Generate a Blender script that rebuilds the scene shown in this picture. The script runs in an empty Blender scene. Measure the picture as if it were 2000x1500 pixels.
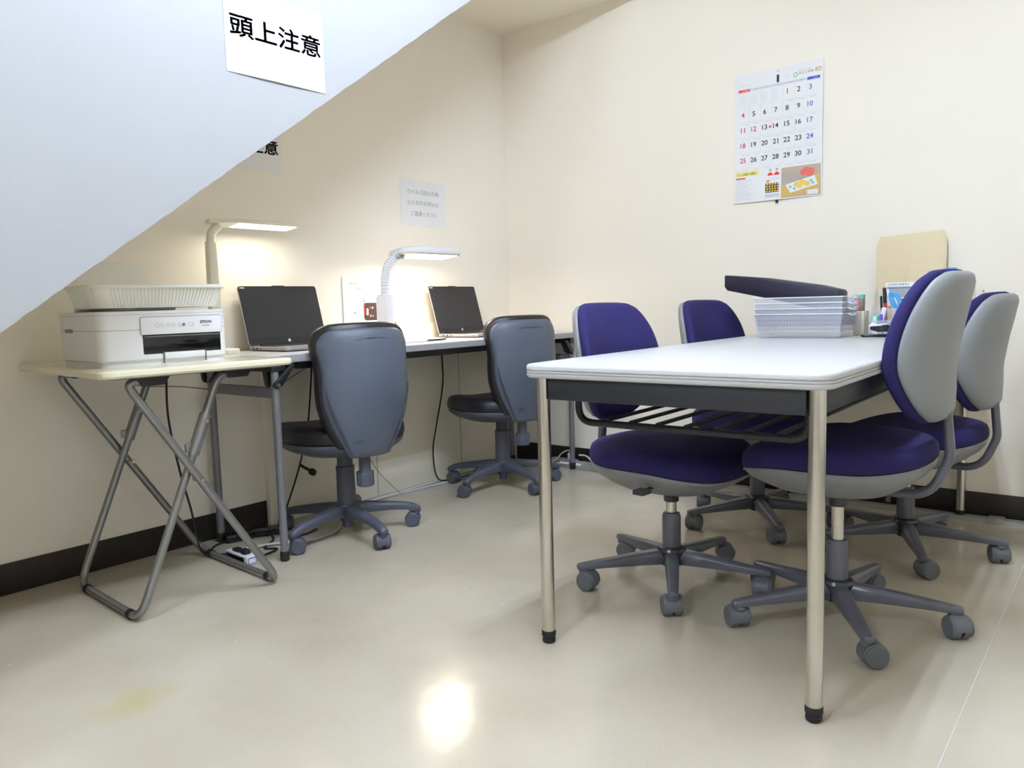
import bpy, bmesh, math, random
from mathutils import Vector, Matrix
random.seed(7)
SC = bpy.context.scene
COL = SC.collection
PI = math.pi

# ---------------------------------------------------------------- camera
cam_data = bpy.data.cameras.new('camera'); cam = bpy.data.objects.new('camera', cam_data); COL.objects.link(cam)
yaw, pit, rol = .6785, -.1009, -.0276
F = Vector((-math.sin(yaw)*math.cos(pit), math.cos(yaw)*math.cos(pit), math.sin(pit)))
R = Vector((math.cos(yaw), math.sin(yaw), 0)); U = R.cross(F)
R2 = math.cos(rol)*R + math.sin(rol)*U; U2 = -math.sin(rol)*R + math.cos(rol)*U
m = Matrix((R2, U2, -F)).transposed().to_4x4(); m.translation = (2.6876, -3.3307, .8444)
cam.matrix_world = m
cam_data.sensor_width = 36; cam_data.lens = 1524.49/2000*36; cam_data.clip_start = .05
SC.camera = cam

# ---------------------------------------------------------------- world, lights, exposure
w = bpy.data.worlds.new('world'); SC.world = w; w.use_nodes = True
w.node_tree.nodes['Background'].inputs[0].default_value = (1, .93, .82, 1)
w.node_tree.nodes['Background'].inputs[1].default_value = .3
vs = SC.view_settings
vs.view_transform = 'Standard'; vs.look = 'None'; vs.gamma = 1; vs.use_curve_mapping = False
vs.exposure = 0.70
KEY, BACK, LAMP1, LAMP2 = 124, 128, .28, 1.25     # KEY and BACK: radiance of the tubes
def area(name, loc, sx, sy, power, color, rot=(0, 0, 0)):
    d = bpy.data.lights.new(name, 'AREA'); d.shape = 'RECTANGLE'; d.size = sx; d.size_y = sy
    d.energy = power; d.color = color
    o = bpy.data.objects.new(name, d); o.location = loc; o.rotation_euler = rot; COL.objects.link(o); return o
COOL = (.68, .80, 1.0)

# ---------------------------------------------------------------- materials
def mat(name, col, rough=.5, metal=0, noise=0, nscale=40, bump=0, bscale=200, emit=0, alpha=1, coat=0, trans=0, spec=.5, sss=0):
    m = bpy.data.materials.new(name); m.use_nodes = True
    nt = m.node_tree; b = nt.nodes['Principled BSDF']
    c = tuple(x/255 for x in col); c = tuple((x/12.92 if x <= .04045 else ((x+.055)/1.055)**2.4) for x in c) + (1,)
    b.inputs['Base Color'].default_value = c
    b.inputs['Roughness'].default_value = rough; b.inputs['Metallic'].default_value = metal
    b.inputs['Alpha'].default_value = alpha; b.inputs['Coat Weight'].default_value = coat
    b.inputs['Specular IOR Level'].default_value = spec
    b.inputs['Transmission Weight'].default_value = trans
    tc = None
    if noise or bump:
        tc = nt.nodes.new('ShaderNodeTexCoord')
    if noise:
        n = nt.nodes.new('ShaderNodeTexNoise'); n.inputs['Scale'].default_value = nscale; n.inputs['Detail'].default_value = 3
        nt.links.new(tc.outputs['Object'], n.inputs['Vector'])
        mx = nt.nodes.new('ShaderNodeMix'); mx.data_type = 'RGBA'
        mx.inputs[6].default_value = tuple(x*(1-noise) for x in c[:3]) + (1,)
        mx.inputs[7].default_value = tuple(min(1, x*(1+noise)) for x in c[:3]) + (1,)
        nt.links.new(n.outputs['Fac'], mx.inputs[0]); nt.links.new(mx.outputs[2], b.inputs['Base Color'])
    if bump:
        n2 = nt.nodes.new('ShaderNodeTexNoise'); n2.inputs['Scale'].default_value = bscale; n2.inputs['Detail'].default_value = 2
        nt.links.new(tc.outputs['Object'], n2.inputs['Vector'])
        bp = nt.nodes.new('ShaderNodeBump'); bp.inputs['Strength'].default_value = bump; bp.inputs['Distance'].default_value = .001
        nt.links.new(n2.outputs['Fac'], bp.inputs['Height']); nt.links.new(bp.outputs['Normal'], b.inputs['Normal'])
    if emit:
        b.inputs['Emission Color'].default_value = c; b.inputs['Emission Strength'].default_value = emit
    return m
M = dict(
    wall=mat('cream_wall_paint', (246, 238, 223), .55, noise=.015, nscale=3, bump=.15, bscale=120),
    panel=mat('cream_wainscot_paint', (244, 236, 218), .45, noise=.015, nscale=3),
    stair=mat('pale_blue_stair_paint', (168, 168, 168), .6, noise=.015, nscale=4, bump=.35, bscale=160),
    ceil=mat('cream_ceiling_paint', (250, 241, 222), .7, bump=.1),
    base=mat('dark_brown_vinyl_baseboard', (38, 30, 26), .45, noise=.1, nscale=8),
    duct=mat('grey_floor_duct', (150, 148, 142), .4),
    steel=mat('brushed_stainless', (205, 200, 192), .22, 1, noise=.06, nscale=60),
    tube=mat('silver_painted_tube', (142, 142, 142), .32, .75, noise=.05, nscale=80),
    gtube=mat('grey_painted_tube', (122, 121, 126), .4, .2, noise=.03),
    blackm=mat('black_painted_metal', (30, 31, 34), .38, .1),
    apron=mat('charcoal_apron_metal', (40, 42, 47), .45, .1, noise=.05),
    rubber=mat('black_rubber', (20, 20, 21), .6),
    ttop=mat('pale_grey_laminate', (200, 199, 200), .32, noise=.012, nscale=300),
    tedge=mat('grey_plastic_edging', (200, 199, 199), .4),
    tgroove=mat('silver_edging_strip', (215, 213, 214), .3, .3),
    dtop=mat('grey_desk_laminate', (214, 212, 210), .3, noise=.015, nscale=300),
    dedge=mat('grey_desk_edging', (160, 160, 164), .45),
    ptop=mat('ivory_table_laminate', (236, 228, 200), .2, noise=.012, nscale=30, coat=.3),
    navy=mat('navy_woven_fabric', (40, 34, 88), .85, noise=.2, nscale=600, bump=.5, bscale=900, spec=.3),
    shell=mat('light_grey_chair_plastic', (138, 141, 143), .45, bump=.25, bscale=700),
    sshell=mat('grey_seat_shell_plastic', (134, 134, 136), .5, bump=.25, bscale=700),
    cbase=mat('grey_chair_base_enamel', (98, 99, 108), .3, .1, noise=.1, nscale=25),
    cbase2=mat('slate_chair_base_plastic', (76, 79, 92), .45, bump=.15, bscale=500),
    wheel=mat('dark_grey_caster_plastic', (98, 101, 106), .45),
    hubm=mat('dark_hub_plastic', (52, 52, 58), .25),
    leather=mat('black_vinyl_leather', (24, 22, 28), .38, bump=.3, bscale=350),
    bshell=mat('slate_blue_chair_shell', (84, 91, 106), .42, bump=.3, bscale=700),
    crease_shade=mat('slate_crease_shade', (58, 62, 76), .5),
    white=mat('white_plastic', (232, 232, 236), .35),
    whitew=mat('warm_white_plastic', (236, 231, 214), .4),
    printer=mat('white_printer_shell', (236, 235, 235), .38, bump=.1, bscale=600),
    pblack=mat('glossy_black_plastic', (14, 14, 16), .12),
    seam=mat('seam_grey', (110, 108, 108), .6),
    basket=mat('ivory_basket_plastic', (248, 246, 236), .4, alpha=1),
    clear=mat('frosted_clear_plastic', (232, 234, 244), .3, alpha=.20, trans=0),
    clearrim=mat('frosted_clear_rim', (240, 242, 250), .3, alpha=.85),
    screen=mat('laptop_screen_glass', (30, 31, 36), .28, noise=.03, nscale=200),
    bezel=mat('laptop_black_bezel', (24, 24, 27), .3),
    silver=mat('laptop_silver', (172, 168, 170), .35, .55),
    key=mat('dark_keys', (48, 46, 48), .5),
    paper=mat('white_paper', (236, 235, 234), .6),
    paperg=mat('laminated_paper', (236, 235, 234), .4),
    ink=mat('black_ink', (42, 42, 54), .5),
    inkl=mat('grey_ink', (160, 160, 168), .6),
    inkll=mat('pale_grey_ink', (208, 210, 220), .6),
    red=mat('red_ink', (205, 70, 90), .6), redb=mat('bright_red_ink', (224, 58, 48), .6),
    blue=mat('blue_ink', (110, 100, 190), .6), blueb=mat('deep_blue_ink', (70, 66, 180), .6),
    yellow=mat('yellow_ink', (240, 232, 140), .6), green=mat('green_ink', (110, 190, 130), .6),
    orange=mat('orange_ink', (238, 140, 60), .6), tan=mat('tan_print', (214, 176, 96), .6),
    brownp=mat('brown_print', (190, 170, 150), .6), darkp=mat('dark_print', (60, 48, 40), .6),
    peach=mat('peach_print', (236, 190, 160), .6), foodp=mat('golden_print', (240, 200, 90), .6),
    redpk=mat('red_pack_print', (232, 110, 100), .6), switchp=mat('dark_brown_print', (70, 55, 52), .5),
    env=mat('kraft_envelope_paper', (224, 208, 172), .8, noise=.04, nscale=90, bump=.15, bscale=60),
    cblack=mat('black_cable', (24, 23, 24), .5), cwhite=mat('white_cable', (212, 212, 212), .5),
    cgrey=mat('grey_cable', (150, 148, 140), .5),
    pink=mat('pink_carton', (238, 84, 134), .5), teal=mat('teal_carton', (92, 214, 190), .5),
    kraftd=mat('olive_carton', (150, 140, 118), .6),
    sblue=mat('sky_blue_plastic', (60, 166, 232), .35), penred=mat('crimson_pen', (196, 40, 84), .35),
    penor=mat('orange_pen', (240, 150, 40), .35), penblk=mat('black_pen', (24, 24, 26), .35),
    lcd=mat('calculator_display', (110, 118, 124), .2),
    dnavy=mat('dark_navy_vinyl', (24, 20, 44), .5, noise=.06, nscale=60),
    yel=mat('yellow_wire', (210, 220, 60), .5),
)
def emis(name, col, s):
    m = bpy.data.materials.new(name); m.use_nodes = True; nt = m.node_tree; nt.nodes.clear()
    e = nt.nodes.new('ShaderNodeEmission'); o = nt.nodes.new('ShaderNodeOutputMaterial')
    e.inputs[0].default_value = col + (1,); e.inputs[1].default_value = s; nt.links.new(e.outputs[0], o.inputs[0]); return m
M['tubeglow_a'] = emis('fluorescent_tube_glow', COOL, KEY); M['tubeglow_b'] = emis('added_rear_tube_glow', COOL, BACK)
M['lamp1'] = emis('lit_desk_lamp_panel', (1, .97, .84), 9)
M['lamp2'] = emis('lit_warm_lamp_panel', (1, .90, .74), 16)

def floor_mat():
    m = bpy.data.materials.new('beige_vinyl_floor'); m.use_nodes = True; nt = m.node_tree; b = nt.nodes['Principled BSDF']
    L = nt.links.new
    tc = nt.nodes.new('ShaderNodeTexCoord')
    n = nt.nodes.new('ShaderNodeTexNoise'); n.inputs['Scale'].default_value = 2.2; n.inputs['Detail'].default_value = 4
    L(tc.outputs['Object'], n.inputs['Vector'])
    r = nt.nodes.new('ShaderNodeValToRGB'); r.color_ramp.elements[0].position = .3; r.color_ramp.elements[1].position = .72
    r.color_ramp.elements[0].color = (.54, .47, .355, 1); r.color_ramp.elements[1].color = (.66, .595, .475, 1)
    L(n.outputs['Fac'], r.inputs[0])
    f = nt.nodes.new('ShaderNodeTexNoise'); f.inputs['Scale'].default_value = 260; f.inputs['Detail'].default_value = 2
    L(tc.outputs['Object'], f.inputs['Vector'])
    mx = nt.nodes.new('ShaderNodeMix'); mx.data_type = 'RGBA'; mx.blend_type = 'MULTIPLY'; mx.inputs[0].default_value = .22
    L(r.outputs[0], mx.inputs[6]); L(f.outputs['Color'], mx.inputs[7])
    # white scuffs
    v = nt.nodes.new('ShaderNodeTexVoronoi'); v.inputs['Scale'].default_value = 9; L(tc.outputs['Object'], v.inputs['Vector'])
    lt = nt.nodes.new('ShaderNodeMath'); lt.operation = 'LESS_THAN'; lt.inputs[1].default_value = .035; L(v.outputs['Distance'], lt.inputs[0])
    m2 = nt.nodes.new('ShaderNodeMix'); m2.data_type = 'RGBA'; L(mx.outputs[2], m2.inputs[6]); m2.inputs[7].default_value = (.7, .66, .55, 1)
    sc = nt.nodes.new('ShaderNodeMath'); sc.operation = 'MULTIPLY'; sc.inputs[1].default_value = .6; L(lt.outputs[0], sc.inputs[0]); L(sc.outputs[0], m2.inputs[0])
    # yellow stain with its own shape, near (1.0,-2.58)
    mp = nt.nodes.new('ShaderNodeMapping'); mp.vector_type = 'POINT'
    mp.inputs['Location'].default_value = (-1.0*14, 2.585*9, 0); mp.inputs['Scale'].default_value = (14, 9, 1)
    L(tc.outputs['Object'], mp.inputs['Vector'])
    nn = nt.nodes.new('ShaderNodeTexNoise'); nn.inputs['Scale'].default_value = 12; L(tc.outputs['Object'], nn.inputs['Vector'])
    ad = nt.nodes.new('ShaderNodeVectorMath'); ad.operation = 'ADD'; L(mp.outputs[0], ad.inputs[0])
    sb = nt.nodes.new('ShaderNodeVectorMath'); sb.operation = 'SUBTRACT'; L(nn.outputs['Color'], sb.inputs[0]); sb.inputs[1].default_value = (.5, .5, .5)
    L(sb.outputs[0], ad.inputs[1])
    ln = nt.nodes.new('ShaderNodeVectorMath'); ln.operation = 'LENGTH'; L(ad.outputs[0], ln.inputs[0])
    mr = nt.nodes.new('ShaderNodeMapRange'); mr.inputs[1].default_value = .15; mr.inputs[2].default_value = 1.0; mr.inputs[3].default_value = .55; mr.inputs[4].default_value = 0
    L(ln.outputs['Value'], mr.inputs[0])
    m3 = nt.nodes.new('ShaderNodeMix'); m3.data_type = 'RGBA'; L(m2.outputs[2], m3.inputs[6]); m3.inputs[7].default_value = (.50, .42, .16, 1); L(mr.outputs[0], m3.inputs[0])
    L(m3.outputs[2], b.inputs['Base Color'])
    rr = nt.nodes.new('ShaderNodeMapRange'); rr.inputs[3].default_value = .10; rr.inputs[4].default_value = .26; L(n.outputs['Fac'], rr.inputs[0]); L(rr.outputs[0], b.inputs['Roughness'])
    bn = nt.nodes.new('ShaderNodeTexNoise'); bn.inputs['Scale'].default_value = 7; L(tc.outputs['Object'], bn.inputs['Vector'])
    bp = nt.nodes.new('ShaderNodeBump'); bp.inputs['Strength'].default_value = .25; bp.inputs['Distance'].default_value = .004
    L(bn.outputs['Fac'], bp.inputs['Height']); L(bp.outputs['Normal'], b.inputs['Normal'])
    b.inputs['Specular IOR Level'].default_value = .5
    return m
M['floor'] = floor_mat()

# ---------------------------------------------------------------- mesh helpers
class B:
    def __init__(s): s.v = []; s.f = []; s.m = []; s.cur = 0
    def add(s, vs, fs):
        o = len(s.v); s.v += [tuple(v) for v in vs]; s.f += [tuple(i+o for i in f) for f in fs]; s.m += [s.cur]*len(fs); return s
    def box(s, x0, x1, y0, y1, z0, z1, mt=None):
        vs = [Vector((x, y, z)) for x in (x0, x1) for y in (y0, y1) for z in (z0, z1)]
        if mt is not None: vs = [mt @ v for v in vs]
        return s.add(vs, [(0, 1, 3, 2), (4, 6, 7, 5), (0, 4, 5, 1), (2, 3, 7, 6), (0, 2, 6, 4), (1, 5, 7, 3)])
    def rings(s, rings, cap=True, closed=True, loop=False):
        n = len(rings[0]); vs = [p for r in rings for p in r]; fs = []
        k = len(rings)
        for i in range(k if loop else k-1):
            for j in range(n if closed else n-1):
                a = i*n+j; b_ = i*n+(j+1) % n; i2 = (i+1) % k
                fs.append((a, b_, i2*n+(j+1) % n, i2*n+j))
        if cap and not loop: fs.append(tuple(range(n-1, -1, -1))); fs.append(tuple(range((k-1)*n, k*n)))
        return s.add(vs, fs)
    def cyl(s, p0, p1, r0, r1=None, n=20, cap=True):
        r1 = r0 if r1 is None else r1
        p0 = Vector(p0); p1 = Vector(p1); d = (p1-p0).normalized()
        a = d.orthogonal().normalized(); c = d.cross(a)
        rg = [[p + r*(math.cos(t)*a+math.sin(t)*c) for t in [2*PI*k/n for k in range(n)]] for p, r in ((p0, r0), (p1, r1))]
        return s.rings(rg, cap)
    def lathe(s, c, prof, axis=(0, 0, 1), n=24, cap=True):
        c = Vector(c); d = Vector(axis).normalized(); a = d.orthogonal().normalized(); e = d.cross(a)
        rg = [[c+d*h+r*(math.cos(2*PI*k/n)*a+math.sin(2*PI*k/n)*e) for k in range(n)] for r, h in prof]
        return s.rings(rg, cap)
    def tube(s, pts, r, n=12, cap=True, loop=False, flat=1, up=None):
        pts = [Vector(p) for p in pts]; k = len(pts); rg = []; prev = None
        for i, p in enumerate(pts):
            if loop: t = (pts[(i+1) % k]-pts[i-1]).normalized()
            else: t = (pts[min(i+1, k-1)]-pts[max(i-1, 0)]).normalized()
            if prev is None: a = (Vector(up) - t*Vector(up).dot(t)).normalized() if up else t.orthogonal().normalized()
            else: a = (prev - t*prev.dot(t)).normalized()
            prev = a; e = t.cross(a)
            rr = r[i] if isinstance(r, (list, tuple)) else r
            rg.append([p+rr*(math.cos(2*PI*j/n)*a+flat*math.sin(2*PI*j/n)*e) for j in range(n)])
        return s.rings(rg, cap, loop=loop)
    def prism(s, poly, fn, a, b):
        n = len(poly); return s.add([fn(p[0], p[1], a) for p in poly]+[fn(p[0], p[1], b) for p in poly],
            [tuple(range(n-1, -1, -1)), tuple(range(n, 2*n))]+[(i, (i+1) % n, n+(i+1) % n, n+i) for i in range(n)])

meshcache = {}
def ob(name, bld, mt, parent=None, bevel=0, seg=2, sharp=35, key=None, flatshade=False):
    if key and key in meshcache: me = meshcache[key]
    else:
        me = bpy.data.meshes.new(name)
        bm = bmesh.new(); vv = [bm.verts.new(v) for v in bld.v]
        for f, mi in zip(bld.f, bld.m):
            try: fc = bm.faces.new([vv[i] for i in f]); fc.material_index = mi
            except ValueError: pass
        bmesh.ops.recalc_face_normals(bm, faces=bm.faces)
        if bevel:
            es = [e for e in bm.edges if len(e.link_faces) == 2 and e.calc_face_angle(0) > math.radians(40)]
            bmesh.ops.bevel(bm, geom=es, offset=bevel, offset_type='OFFSET', segments=seg, profile=.5, affect='EDGES', clamp_overlap=True)
        for e in bm.edges:
            if len(e.link_faces) == 2 and e.calc_face_angle(0) > math.radians(sharp): e.smooth = False
        for f in bm.faces: f.smooth = not flatshade
        bm.to_mesh(me); bm.free()
        for x in (mt if isinstance(mt, (list, tuple)) else [mt]): me.materials.append(M[x])
        if key: meshcache[key] = me
    o = bpy.data.objects.new(name, me); COL.objects.link(o)
    if parent: o.parent = parent
    return o
def tag(o, label=None, cat=None, group=None, kind=None):
    if label: o['label'] = label
    if cat: o['category'] = cat
    if group: o['group'] = group
    if kind: o['kind'] = kind
    return o
def thing(name, label, cat, loc=(0, 0, 0), rz=0, group=None):
    o = bpy.data.objects.new(name, None); COL.objects.link(o); o.location = loc; o.rotation_euler = (0, 0, rz)
    o.empty_display_size = .05
    return tag(o, label, cat, group)
def struct(name, bld, mt, parent=None, **k):
    o = ob(name, bld, mt, parent, **k)
    if not parent: o['kind'] = 'structure'
    return o
def fillet(pts, rad, n=8, loop=False):
    pts = [Vector(p) for p in pts]; out = []; k = len(pts)
    for i, p in enumerate(pts):
        if not loop and i in (0, k-1): out.append(p); continue
        a = pts[i-1]; b = pts[(i+1) % k]; da = (a-p); db = (b-p)
        r_ = rad[i] if isinstance(rad, (list, tuple)) else rad
        ang = da.angle(db); t = min(r_/math.tan(ang/2), da.length*.49, db.length*.49)
        if r_ <= 0 or ang > PI-.02: out.append(p); continue
        p0 = p+da.normalized()*t; p1 = p+db.normalized()*t
        for j in range(n+1):
            u = j/n; out.append((1-u)**2*p0+2*u*(1-u)*p+u*u*p1)
    return out
def rrect(w, h, r, n=5, cx=0, cy=0):
    out = []
    for sx, sy, a0 in ((1, 1, 0), (-1, 1, 90), (-1, -1, 180), (1, -1, 270)):
        for j in range(n+1):
            a = math.radians(a0+90*j/n); out.append((cx+sx*(w/2-r)+r*math.cos(a), cy+sy*(h/2-r)+r*math.sin(a)))
    return out
def spline(pts, n=6, closed=True):
    out = []; k = len(pts)
    for i in range(k if closed else k-1):
        g = lambda j: Vector(pts[j % k]) if closed else Vector(pts[max(0, min(k-1, j))])
        p0, p1, p2, p3 = g(i-1), g(i), g(i+1), g(i+2)
        for j in range(n):
            t = j/n; out.append(.5*((2*p1)+(p2-p0)*t+(2*p0-5*p1+4*p2-p3)*t*t+(3*p1-p0-3*p2+p3)*t**3))
    if not closed: out.append(Vector(pts[-1]))
    return out
def slab(b, outline, layers):     # outline of (x,y); layers of (inset, z): insets move towards the inside
    n = len(outline); rg = []
    for ins, z in layers:
        r = []
        for i in range(n):
            p = Vector(outline[i][:2]); a = Vector(outline[i-1][:2]); c = Vector(outline[(i+1) % n][:2])
            t = (c-a).normalized(); nrm = Vector((-t.y, t.x))
            q = p+nrm*ins; r.append((q.x, q.y, z))
        rg.append(r)
    b.rings(rg); return b
def pad(b, outline, fn, prof, c=None):   # prof: list of (scale, w); fn(u,v,w,scale)->xyz
    c = c or (sum(p[0] for p in outline)/len(outline), sum(p[1] for p in outline)/len(outline))
    rg = [[fn(c[0]+s_*(p[0]-c[0]), c[1]+s_*(p[1]-c[1]), w_, s_) for p in outline] for s_, w_ in prof]
    b.rings(rg); return b

# ---------------------------------------------------------------- flat print (text and shapes lying on paper)
_pending = []
def text_mesh(txt, bold=0, res=3):
    cu = bpy.data.curves.new('t', 'FONT'); cu.body = txt; cu.resolution_u = res; cu.offset = bold; cu.size = 1
    o = bpy.data.objects.new('t', cu); COL.objects.link(o)
    dg = bpy.context.evaluated_depsgraph_get(); dg.update()
    me = bpy.data.meshes.new_from_object(o.evaluated_get(dg))
    vs = [tuple(v.co) for v in me.vertices]; fs = [tuple(p.vertices) for p in me.polygons]
    bpy.data.objects.remove(o); bpy.data.curves.remove(cu); bpy.data.meshes.remove(me)
    return vs, fs
tcache = {}
def put_text(b, fn, txt, x, y, w=None, h=None, bold=0, lift=.0006, align='l', fat=0):
    if not txt: return
    k = (txt, bold)
    if k not in tcache: tcache[k] = text_mesh(txt, bold)
    vs, fs = tcache[k]
    if not vs: return
    if fat:
        vs0, fs0 = vs, fs; vs, fs = [], []
        for q in range(9):
            dx, dy = (0, 0) if q == 8 else (fat*math.cos(q*PI/4), fat*math.sin(q*PI/4))
            o_ = len(vs); vs = vs+[(v[0]+dx, v[1]+dy, 0) for v in vs0]; fs = fs+[tuple(i+o_ for i in f) for f in fs0]
    x0 = min(v[0] for v in vs); x1 = max(v[0] for v in vs); y0 = min(v[1] for v in vs); y1 = max(v[1] for v in vs)
    if w and h: sx = w/(x1-x0); sy = h/(y1-y0)
    elif h: sx = sy = h/(y1-y0)
    else: sx = sy = w/(x1-x0)
    ox = x if align == 'l' else x-(x1-x0)*sx/2
    b.add([fn(ox+(v[0]-x0)*sx, y+(v[1]-y0)*sy, lift) for v in vs], fs)
def put_quad(b, fn, c, lift, n=8):
    g = []
    for j in range(n+1):
        for i in range(n+1):
            u, v = i/n, j/n; p = [(1-u)*(1-v)*c[0][k]+u*(1-v)*c[1][k]+u*v*c[2][k]+(1-u)*v*c[3][k] for k in (0, 1)]; g.append(fn(p[0], p[1], lift))
    b.add(g, [(j*(n+1)+i, j*(n+1)+i+1, (j+1)*(n+1)+i+1, (j+1)*(n+1)+i) for j in range(n) for i in range(n)])
def put_rect(b, fn, x0, y0, x1, y1, lift=.0004):
    if max(abs(x1-x0), abs(y1-y0)) > .03: return put_quad(b, fn, [(x0, y0), (x1, y0), (x1, y1), (x0, y1)], lift)
    b.add([fn(x0, y0, lift), fn(x1, y0, lift), fn(x1, y1, lift), fn(x0, y1, lift)], [(0, 1, 2, 3)])
def put_poly(b, fn, pts, lift=.0005):
    if len(pts) == 4 and abs(pts[0][0]-pts[2][0]) > .03: return put_quad(b, fn, pts, lift)
    b.add([fn(p[0], p[1], lift) for p in pts], [tuple(range(len(pts)))])
def put_ring(b, fn, cx, cy, r, t, lift=.0005, n=24, ax=1):
    o = len(b.v); vs = []; fs = []
    for k in range(n):
        a = 2*PI*k/n; vs += [fn(cx+r*math.cos(a)*ax, cy+r*math.sin(a), lift), fn(cx+(r-t)*math.cos(a)*ax, cy+(r-t)*math.sin(a), lift)]
    for k in range(n): a = 2*k; c = 2*((k+1) % n); fs.append((a, c, c+1, a+1))
    b.add(vs, fs)
def put_disc(b, fn, cx, cy, rx, ry=None, lift=.0006, n=18):
    ry = ry or rx; put_poly(b, fn, [(cx+rx*math.cos(2*PI*k/n), cy+ry*math.sin(2*PI*k/n)) for k in range(n)], lift)
def put_frame(b, fn, poly, t, lift=.0005):  # outline of polygon
    n = len(poly); cx = sum(p[0] for p in poly)/n; cy = sum(p[1] for p in poly)/n; vs = []; fs = []
    for i in range(n):
        p = Vector(poly[i][:2]); a = Vector(poly[i-1][:2]); c = Vector(poly[(i+1) % n][:2]); tt = (c-a).normalized(); nr = Vector((-tt.y, tt.x))
        q = p+nr*t; vs += [fn(p.x, p.y, lift), fn(q.x, q.y, lift)]
    for k in range(n): a = 2*k; c = 2*((k+1) % n); fs.append((a, c, c+1, a+1))
    b.add(vs, fs)

# ================================================================ THE ROOM
H2 = 2.26; HC = 2.50; XR = 4.4; YF = -6.2; XS = .90
b = B(); b.box(-.2, XR+.2, YF-.2, .2, -.12, 0); struct('floor', b, 'floor')
b = B(); b.box(-.2, 0, YF-.2, .2, 0, HC); struct('wall_left', b, 'wall')
b = B(); b.box(0, XR, 0, .2, 0, HC); struct('wall_back', b, 'wall')
b = B(); b.box(XR, XR+.2, YF, .2, 0, HC); struct('wall_right', b, 'wall')
b = B(); b.box(0, XR, YF-.2, YF, 0, HC); struct('wall_front', b, 'wall')
b = B(); b.box(-.2, XR+.2, YF-.2, .2, HC, HC+.12); struct('ceiling', b, 'ceil')
# low ceiling of the stair landing in the far corner
slope = .709
zed = lambda y: .817+slope*(y+2.749)
yl = -2.749+(H2-.817)/slope
b = B(); b.box(0, XS-.05, yl, 0, H2, H2+.1); struct('trim_1', b, 'ceil')['label'] = 'low cream ceiling over the far corner under the stair landing'
# stair side wall (pale blue-white) with a sloping rough lower edge
y0 = -2.749-.817/slope
n = 220; edge = []
for i in range(n+1):
    y = y0+(yl-y0)*i/n; edge.append((y, zed(y)+random.uniform(-.0016, .0012)))
edge.append((0, H2)); poly = edge+[(0, HC), (YF, HC), (YF, 0), ]
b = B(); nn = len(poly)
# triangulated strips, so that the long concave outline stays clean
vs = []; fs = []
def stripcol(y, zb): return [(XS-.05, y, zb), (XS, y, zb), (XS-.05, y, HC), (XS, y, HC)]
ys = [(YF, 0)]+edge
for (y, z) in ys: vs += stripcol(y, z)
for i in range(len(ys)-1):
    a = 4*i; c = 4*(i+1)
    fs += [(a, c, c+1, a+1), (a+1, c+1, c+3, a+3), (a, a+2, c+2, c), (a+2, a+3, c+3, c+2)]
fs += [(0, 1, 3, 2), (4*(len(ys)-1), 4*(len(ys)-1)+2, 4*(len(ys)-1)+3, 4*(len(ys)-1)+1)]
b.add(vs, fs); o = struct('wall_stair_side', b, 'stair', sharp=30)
b = B(); fn = lambda p, q, x: (x, p, q)
b.prism([(y0, .004), (yl, H2+.004), (yl-.05, H2+.09), (y0-.14, .004)], fn, 0, XS-.05); struct('trim_2', b, 'ceil')['label'] = 'sloping cream underside of the staircase'
# shallow wainscot box along the left wall behind the desk
b = B(); b.box(0, .03, -1.58, 0, 0, .77); struct('trim_3', b, 'panel', bevel=.002)['label'] = 'shallow cream panel with a ledge behind the long desk'
b = B()
for y in (-1.02, -.46): b.box(.029, .0306, y, y+.0025, .0, .768)
struct('trim_4', b, 'seam')['label'] = 'thin vertical joints in the cream panel'
b = B(); b.box(0, .007, YF, -1.58, 0, .0975); struct('baseboard_left', b, 'base', bevel=.002)
b = B(); b.box(.03, XR, -.007, 0, 0, .0975); struct('baseboard_back', b, 'base', bevel=.002)
b = B(); b.box(XR-.007, XR, YF, -.007, 0, .0975); struct('baseboard_right', b, 'base', bevel=.002)
b = B(); b.box(0.007, XR-.007, YF, YF+.007, 0, .0975); struct('baseboard_front', b, 'base', bevel=.002)
# vertical corner bead
b = B(); b.box(0, .004, -.004, 0, .77, H2); struct('trim_5', b, 'wall')['label'] = 'corner bead between the two cream walls'
# floor joints of the vinyl sheet
b = B()
b.box(2.4375, 2.4395, YF, -.05, 0, .0005)
struct('trim_6', b, 'dtop')['label'] = 'thin pale welded joint of the vinyl floor'
# cable duct on the floor along the back wall
t = thing('floor_cable_duct', 'flat grey cable duct on the floor along the back wall', 'cable duct', (0, 0, 0))
b = B(); fn = lambda p, q, x: (x, p, q)
b.prism([(-.075, 0), (-.062, .014), (-.022, .014), (-.009, 0)], fn, .62, 3.6); ob('cover', b, 'duct', t, bevel=.001)
b = B(); b.prism([(-.08, 0), (-.066, .019), (-.018, .019), (-.008, 0)], fn, 2.28, 2.33); ob('joint_clip', b, 'duct', t, bevel=.001)

# ceiling lights (seen only in reflections and from other positions; rear one added to even the light)
for nm, (cx, cy), lb in (('a', (1.92, -1.95), 'long white ceiling light above the meeting table'), ('b', (1.8, -4.4), 'long white ceiling light added unseen at the rear to even the light')):
    t = thing('ceiling_light', lb, 'ceiling light', (cx, cy, HC))
    b = B(); b.box(-.075, .075, -.63, .63, -.04, 0); ob('housing', b, 'white', t, bevel=.008)
    b = B(); b.cyl((-.05, -.6, -.062), (-.05, .6, -.062), .014, n=10); ob('fluorescent_tube', b, 'tubeglow_'+nm, t)
    b = B(); b.cyl((.05, -.6, -.062), (.05, .6, -.062), .014, n=10); ob('fluorescent_tube', b, 'tubeglow_'+nm, t)

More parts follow.
